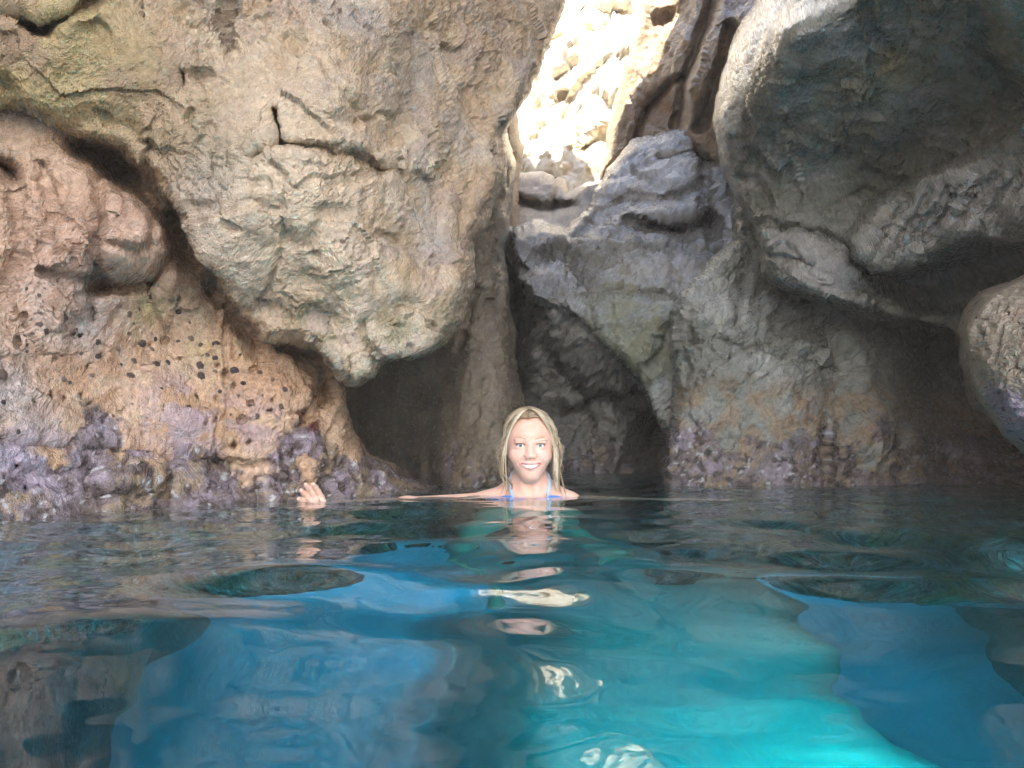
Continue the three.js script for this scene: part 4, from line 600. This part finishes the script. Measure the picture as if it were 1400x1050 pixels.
  for (let k = 0; k < 620; k++) {
    const s = k % 2 ? 1 : -1, z0 = 0.062 - 0.150 * rnd(), lay = 0.003 + 0.008 * rnd(), front = smooth(0.0, 0.06, z0), pts = [], len = k % 9 ? 0.022 + 0.06 * rnd() : 0.10 + 0.06 * rnd(), drift = (rnd() - 0.35) * 0.035, ph = rnd() * 6, amp = 0.001 + 0.013 * rnd() * rnd(), z1 = z0 - 0.035 * front - 0.006 * rnd(), part0 = -0.006;
    for (let t = 0; t <= 6; t++) { const u = t / 6, f = 0.04 + u * 1.55, z = z0 + (z1 - z0) * u - 0.015 * front * u, k2 = Math.sqrt(Math.max(0.12, 1 - ((z + 0.022) / 0.104) ** 2)); pts.push([part0 * (1 - u) + s * (0.0735 + lay) * k2 * Math.sin(f) + amp * 0.8 * Math.sin(ph + 7 * u) + (rnd() - 0.5) * 0.002, 0.028 + (rnd() - 0.5) * 0.002 + (0.0885 + lay) * k2 * Math.cos(f) * (1 - 0.04 * u), z]); }
    const e = pts[pts.length - 1], wide = s > 0 ? 0.022 : 0.016;
    for (let t = 1; t <= 5; t++) { const u = t / 5; pts.push([e[0] + s * (wide * Math.sin(u * 2.6) * rnd() * 0.9 + drift * u * u) + amp * Math.sin(ph + 9 * u), e[1] - len * u, e[2] + 0.006 * Math.sin(ph + 5 * u) - 0.012 * u]); }
    const b = rnd(); tube(pts, 0.0009 + 0.0014 * rnd() * rnd(), mix3([0.22, 0.155, 0.085], [0.72, 0.61, 0.42], b * 0.95));
  }
  for (let k = 0; k < 70; k++) { const s = k % 4 ? 1 : -1, j = (rnd() - 0.5) * 0.010, l = k % 5 ? 0.02 + 0.06 * rnd() : 0.12 + 0.03 * rnd(), b = rnd(), q = rnd() * 0.012, w = (rnd() - 0.5) * 0.02; tube([[-0.004 + j * 0.4, 0.116 + 0.002 * rnd(), 0.030 - q], [s * 0.020 + j, 0.110, 0.052 - q], [s * 0.046 + j, 0.080, 0.058 - q], [s * 0.066 + j * 0.5, 0.040, 0.036 - q], [s * 0.077 + j, 0.0, 0.022 - q], [s * 0.082 + j + w * 0.5, -0.4 * l, 0.018], [s * 0.080 + j + w, -l, 0.014]], 0.0008 + 0.0013 * rnd(), mix3([0.30, 0.22, 0.12], [0.74, 0.63, 0.44], b)); }
  for (const [s, x1, y1, ph] of [[1, 0.105, -0.165, 0], [1, 0.118, -0.172, 1], [-1, 0.082, -0.168, 2], [-1, 0.070, -0.172, 3], [-1, 0.094, -0.155, 4], [1, 0.088, -0.150, 5]]) tube([[s * 0.070, 0.02, -0.005], [s * 0.088, -0.03, 0.0], [s * 0.092 + 0.004 * Math.sin(ph), -0.08, 0.004], [s * (x1 - 0.012), -0.125, 0.006], [s * x1, y1, 0.012]], 0.0030, [0.42, 0.32, 0.19]);
  { const g = new THREE.SphereGeometry(1, 48, 32, 0, 6.2832, 0, 2.0), q = g.attributes.position, cc = new Float32Array(q.count * 3); for (let i = 0; i < q.count; i++) { let x = q.getX(i) * 0.0745, y = 0.028 + q.getY(i) * 0.0895, z = -0.030 + q.getZ(i) * 0.089; const f = smooth(0.010, 0.060, z) * smooth(0.112, 0.04, y); z -= 0.055 * f; q.setXYZ(i, x * (1 - 0.05 * f), y, z); cc.set([0.36, 0.275, 0.165], 3 * i); } g.setAttribute('color', new THREE.BufferAttribute(cc, 3)); g.deleteAttribute('uv'); g.computeVertexNormals(); H.push(g); }
  part(mergeGeometries(H), new THREE.MeshPhysicalMaterial({ vertexColors: true, roughness: 0.34 }), 'hair');
  // blue bikini top: two cups, straps up to the neck, band round the chest
  const blue = new THREE.MeshPhysicalMaterial({ color: new THREE.Color(0.07, 0.30, 0.80), roughness: 0.55 }), pale = new THREE.MeshPhysicalMaterial({ color: new THREE.Color(0.42, 0.56, 0.66), roughness: 0.6 });
  const cupSDF = (x, y, z) => { let b = bodySDF(x, y, z); const ax = Math.abs(x), cut = Math.max(ell(ax, y, z, 0.078, -0.225, 0.046, 0.072, 0.070, 0.085), -(z + 0.01)); return smax(b - 0.005, cut, 0.004); };
  const top = part(surfaceNets(cupSDF, [-0.165, -0.34, -0.03], [0.165, -0.13, 0.13], 0.0035), blue, 'bikini_top');
  for (const s of [-1, 1]) { const L = [[0.062, -0.205, 0.048], [0.060, -0.180, 0.022], [0.056, -0.150, -0.002], [0.052, -0.115, -0.030], [0.035, -0.085, -0.062]].map(([x, y, z]) => { let q = new THREE.Vector3(s * x, y, z); for (let i = 0; i < 6; i++) { const d = bodySDF(q.x, q.y, q.z) - 0.004, h = 0.002; const gx = bodySDF(q.x + h, q.y, q.z) - bodySDF(q.x - h, q.y, q.z), gy = bodySDF(q.x, q.y + h, q.z) - bodySDF(q.x, q.y - h, q.z), gz = bodySDF(q.x, q.y, q.z + h) - bodySDF(q.x, q.y, q.z - h), l = Math.hypot(gx, gy, gz) || 1; q.addScaledVector(new THREE.Vector3(gx / l, gy / l, gz / l), -d); } return q; }); const g = new THREE.TubeGeometry(new THREE.CatmullRomCurve3(L), 30, 0.0062, 8), gp = g.attributes.position; for (let i = 0; i < gp.count; i++) { const x = gp.getX(i), y = gp.getY(i), z = gp.getZ(i), b = bodySDF(x, y, z); if (b > 0.0045) { const h = 0.002, gx = bodySDF(x + h, y, z) - bodySDF(x - h, y, z), gy = bodySDF(x, y + h, z) - bodySDF(x, y - h, z), gz = bodySDF(x, y, z + h) - bodySDF(x, y, z - h), l = Math.hypot(gx, gy, gz) || 1, e = b - 0.0045; gp.setXYZ(i, x - e * gx / l, y - e * gy / l, z - e * gz / l); } } g.computeVertexNormals(); part(g, pale, 'strap', top); }
  add(person, 'person', 'smiling swimmer with wet blonde hair and blue bikini top, one hand raised at the rock', 'person');
}

// faint sea-spray haze lit by the sun in the cleft
scene.fog = new THREE.FogExp2(new THREE.Color(1, 0.96, 0.9), 0.006);
renderer.render(scene, camera);
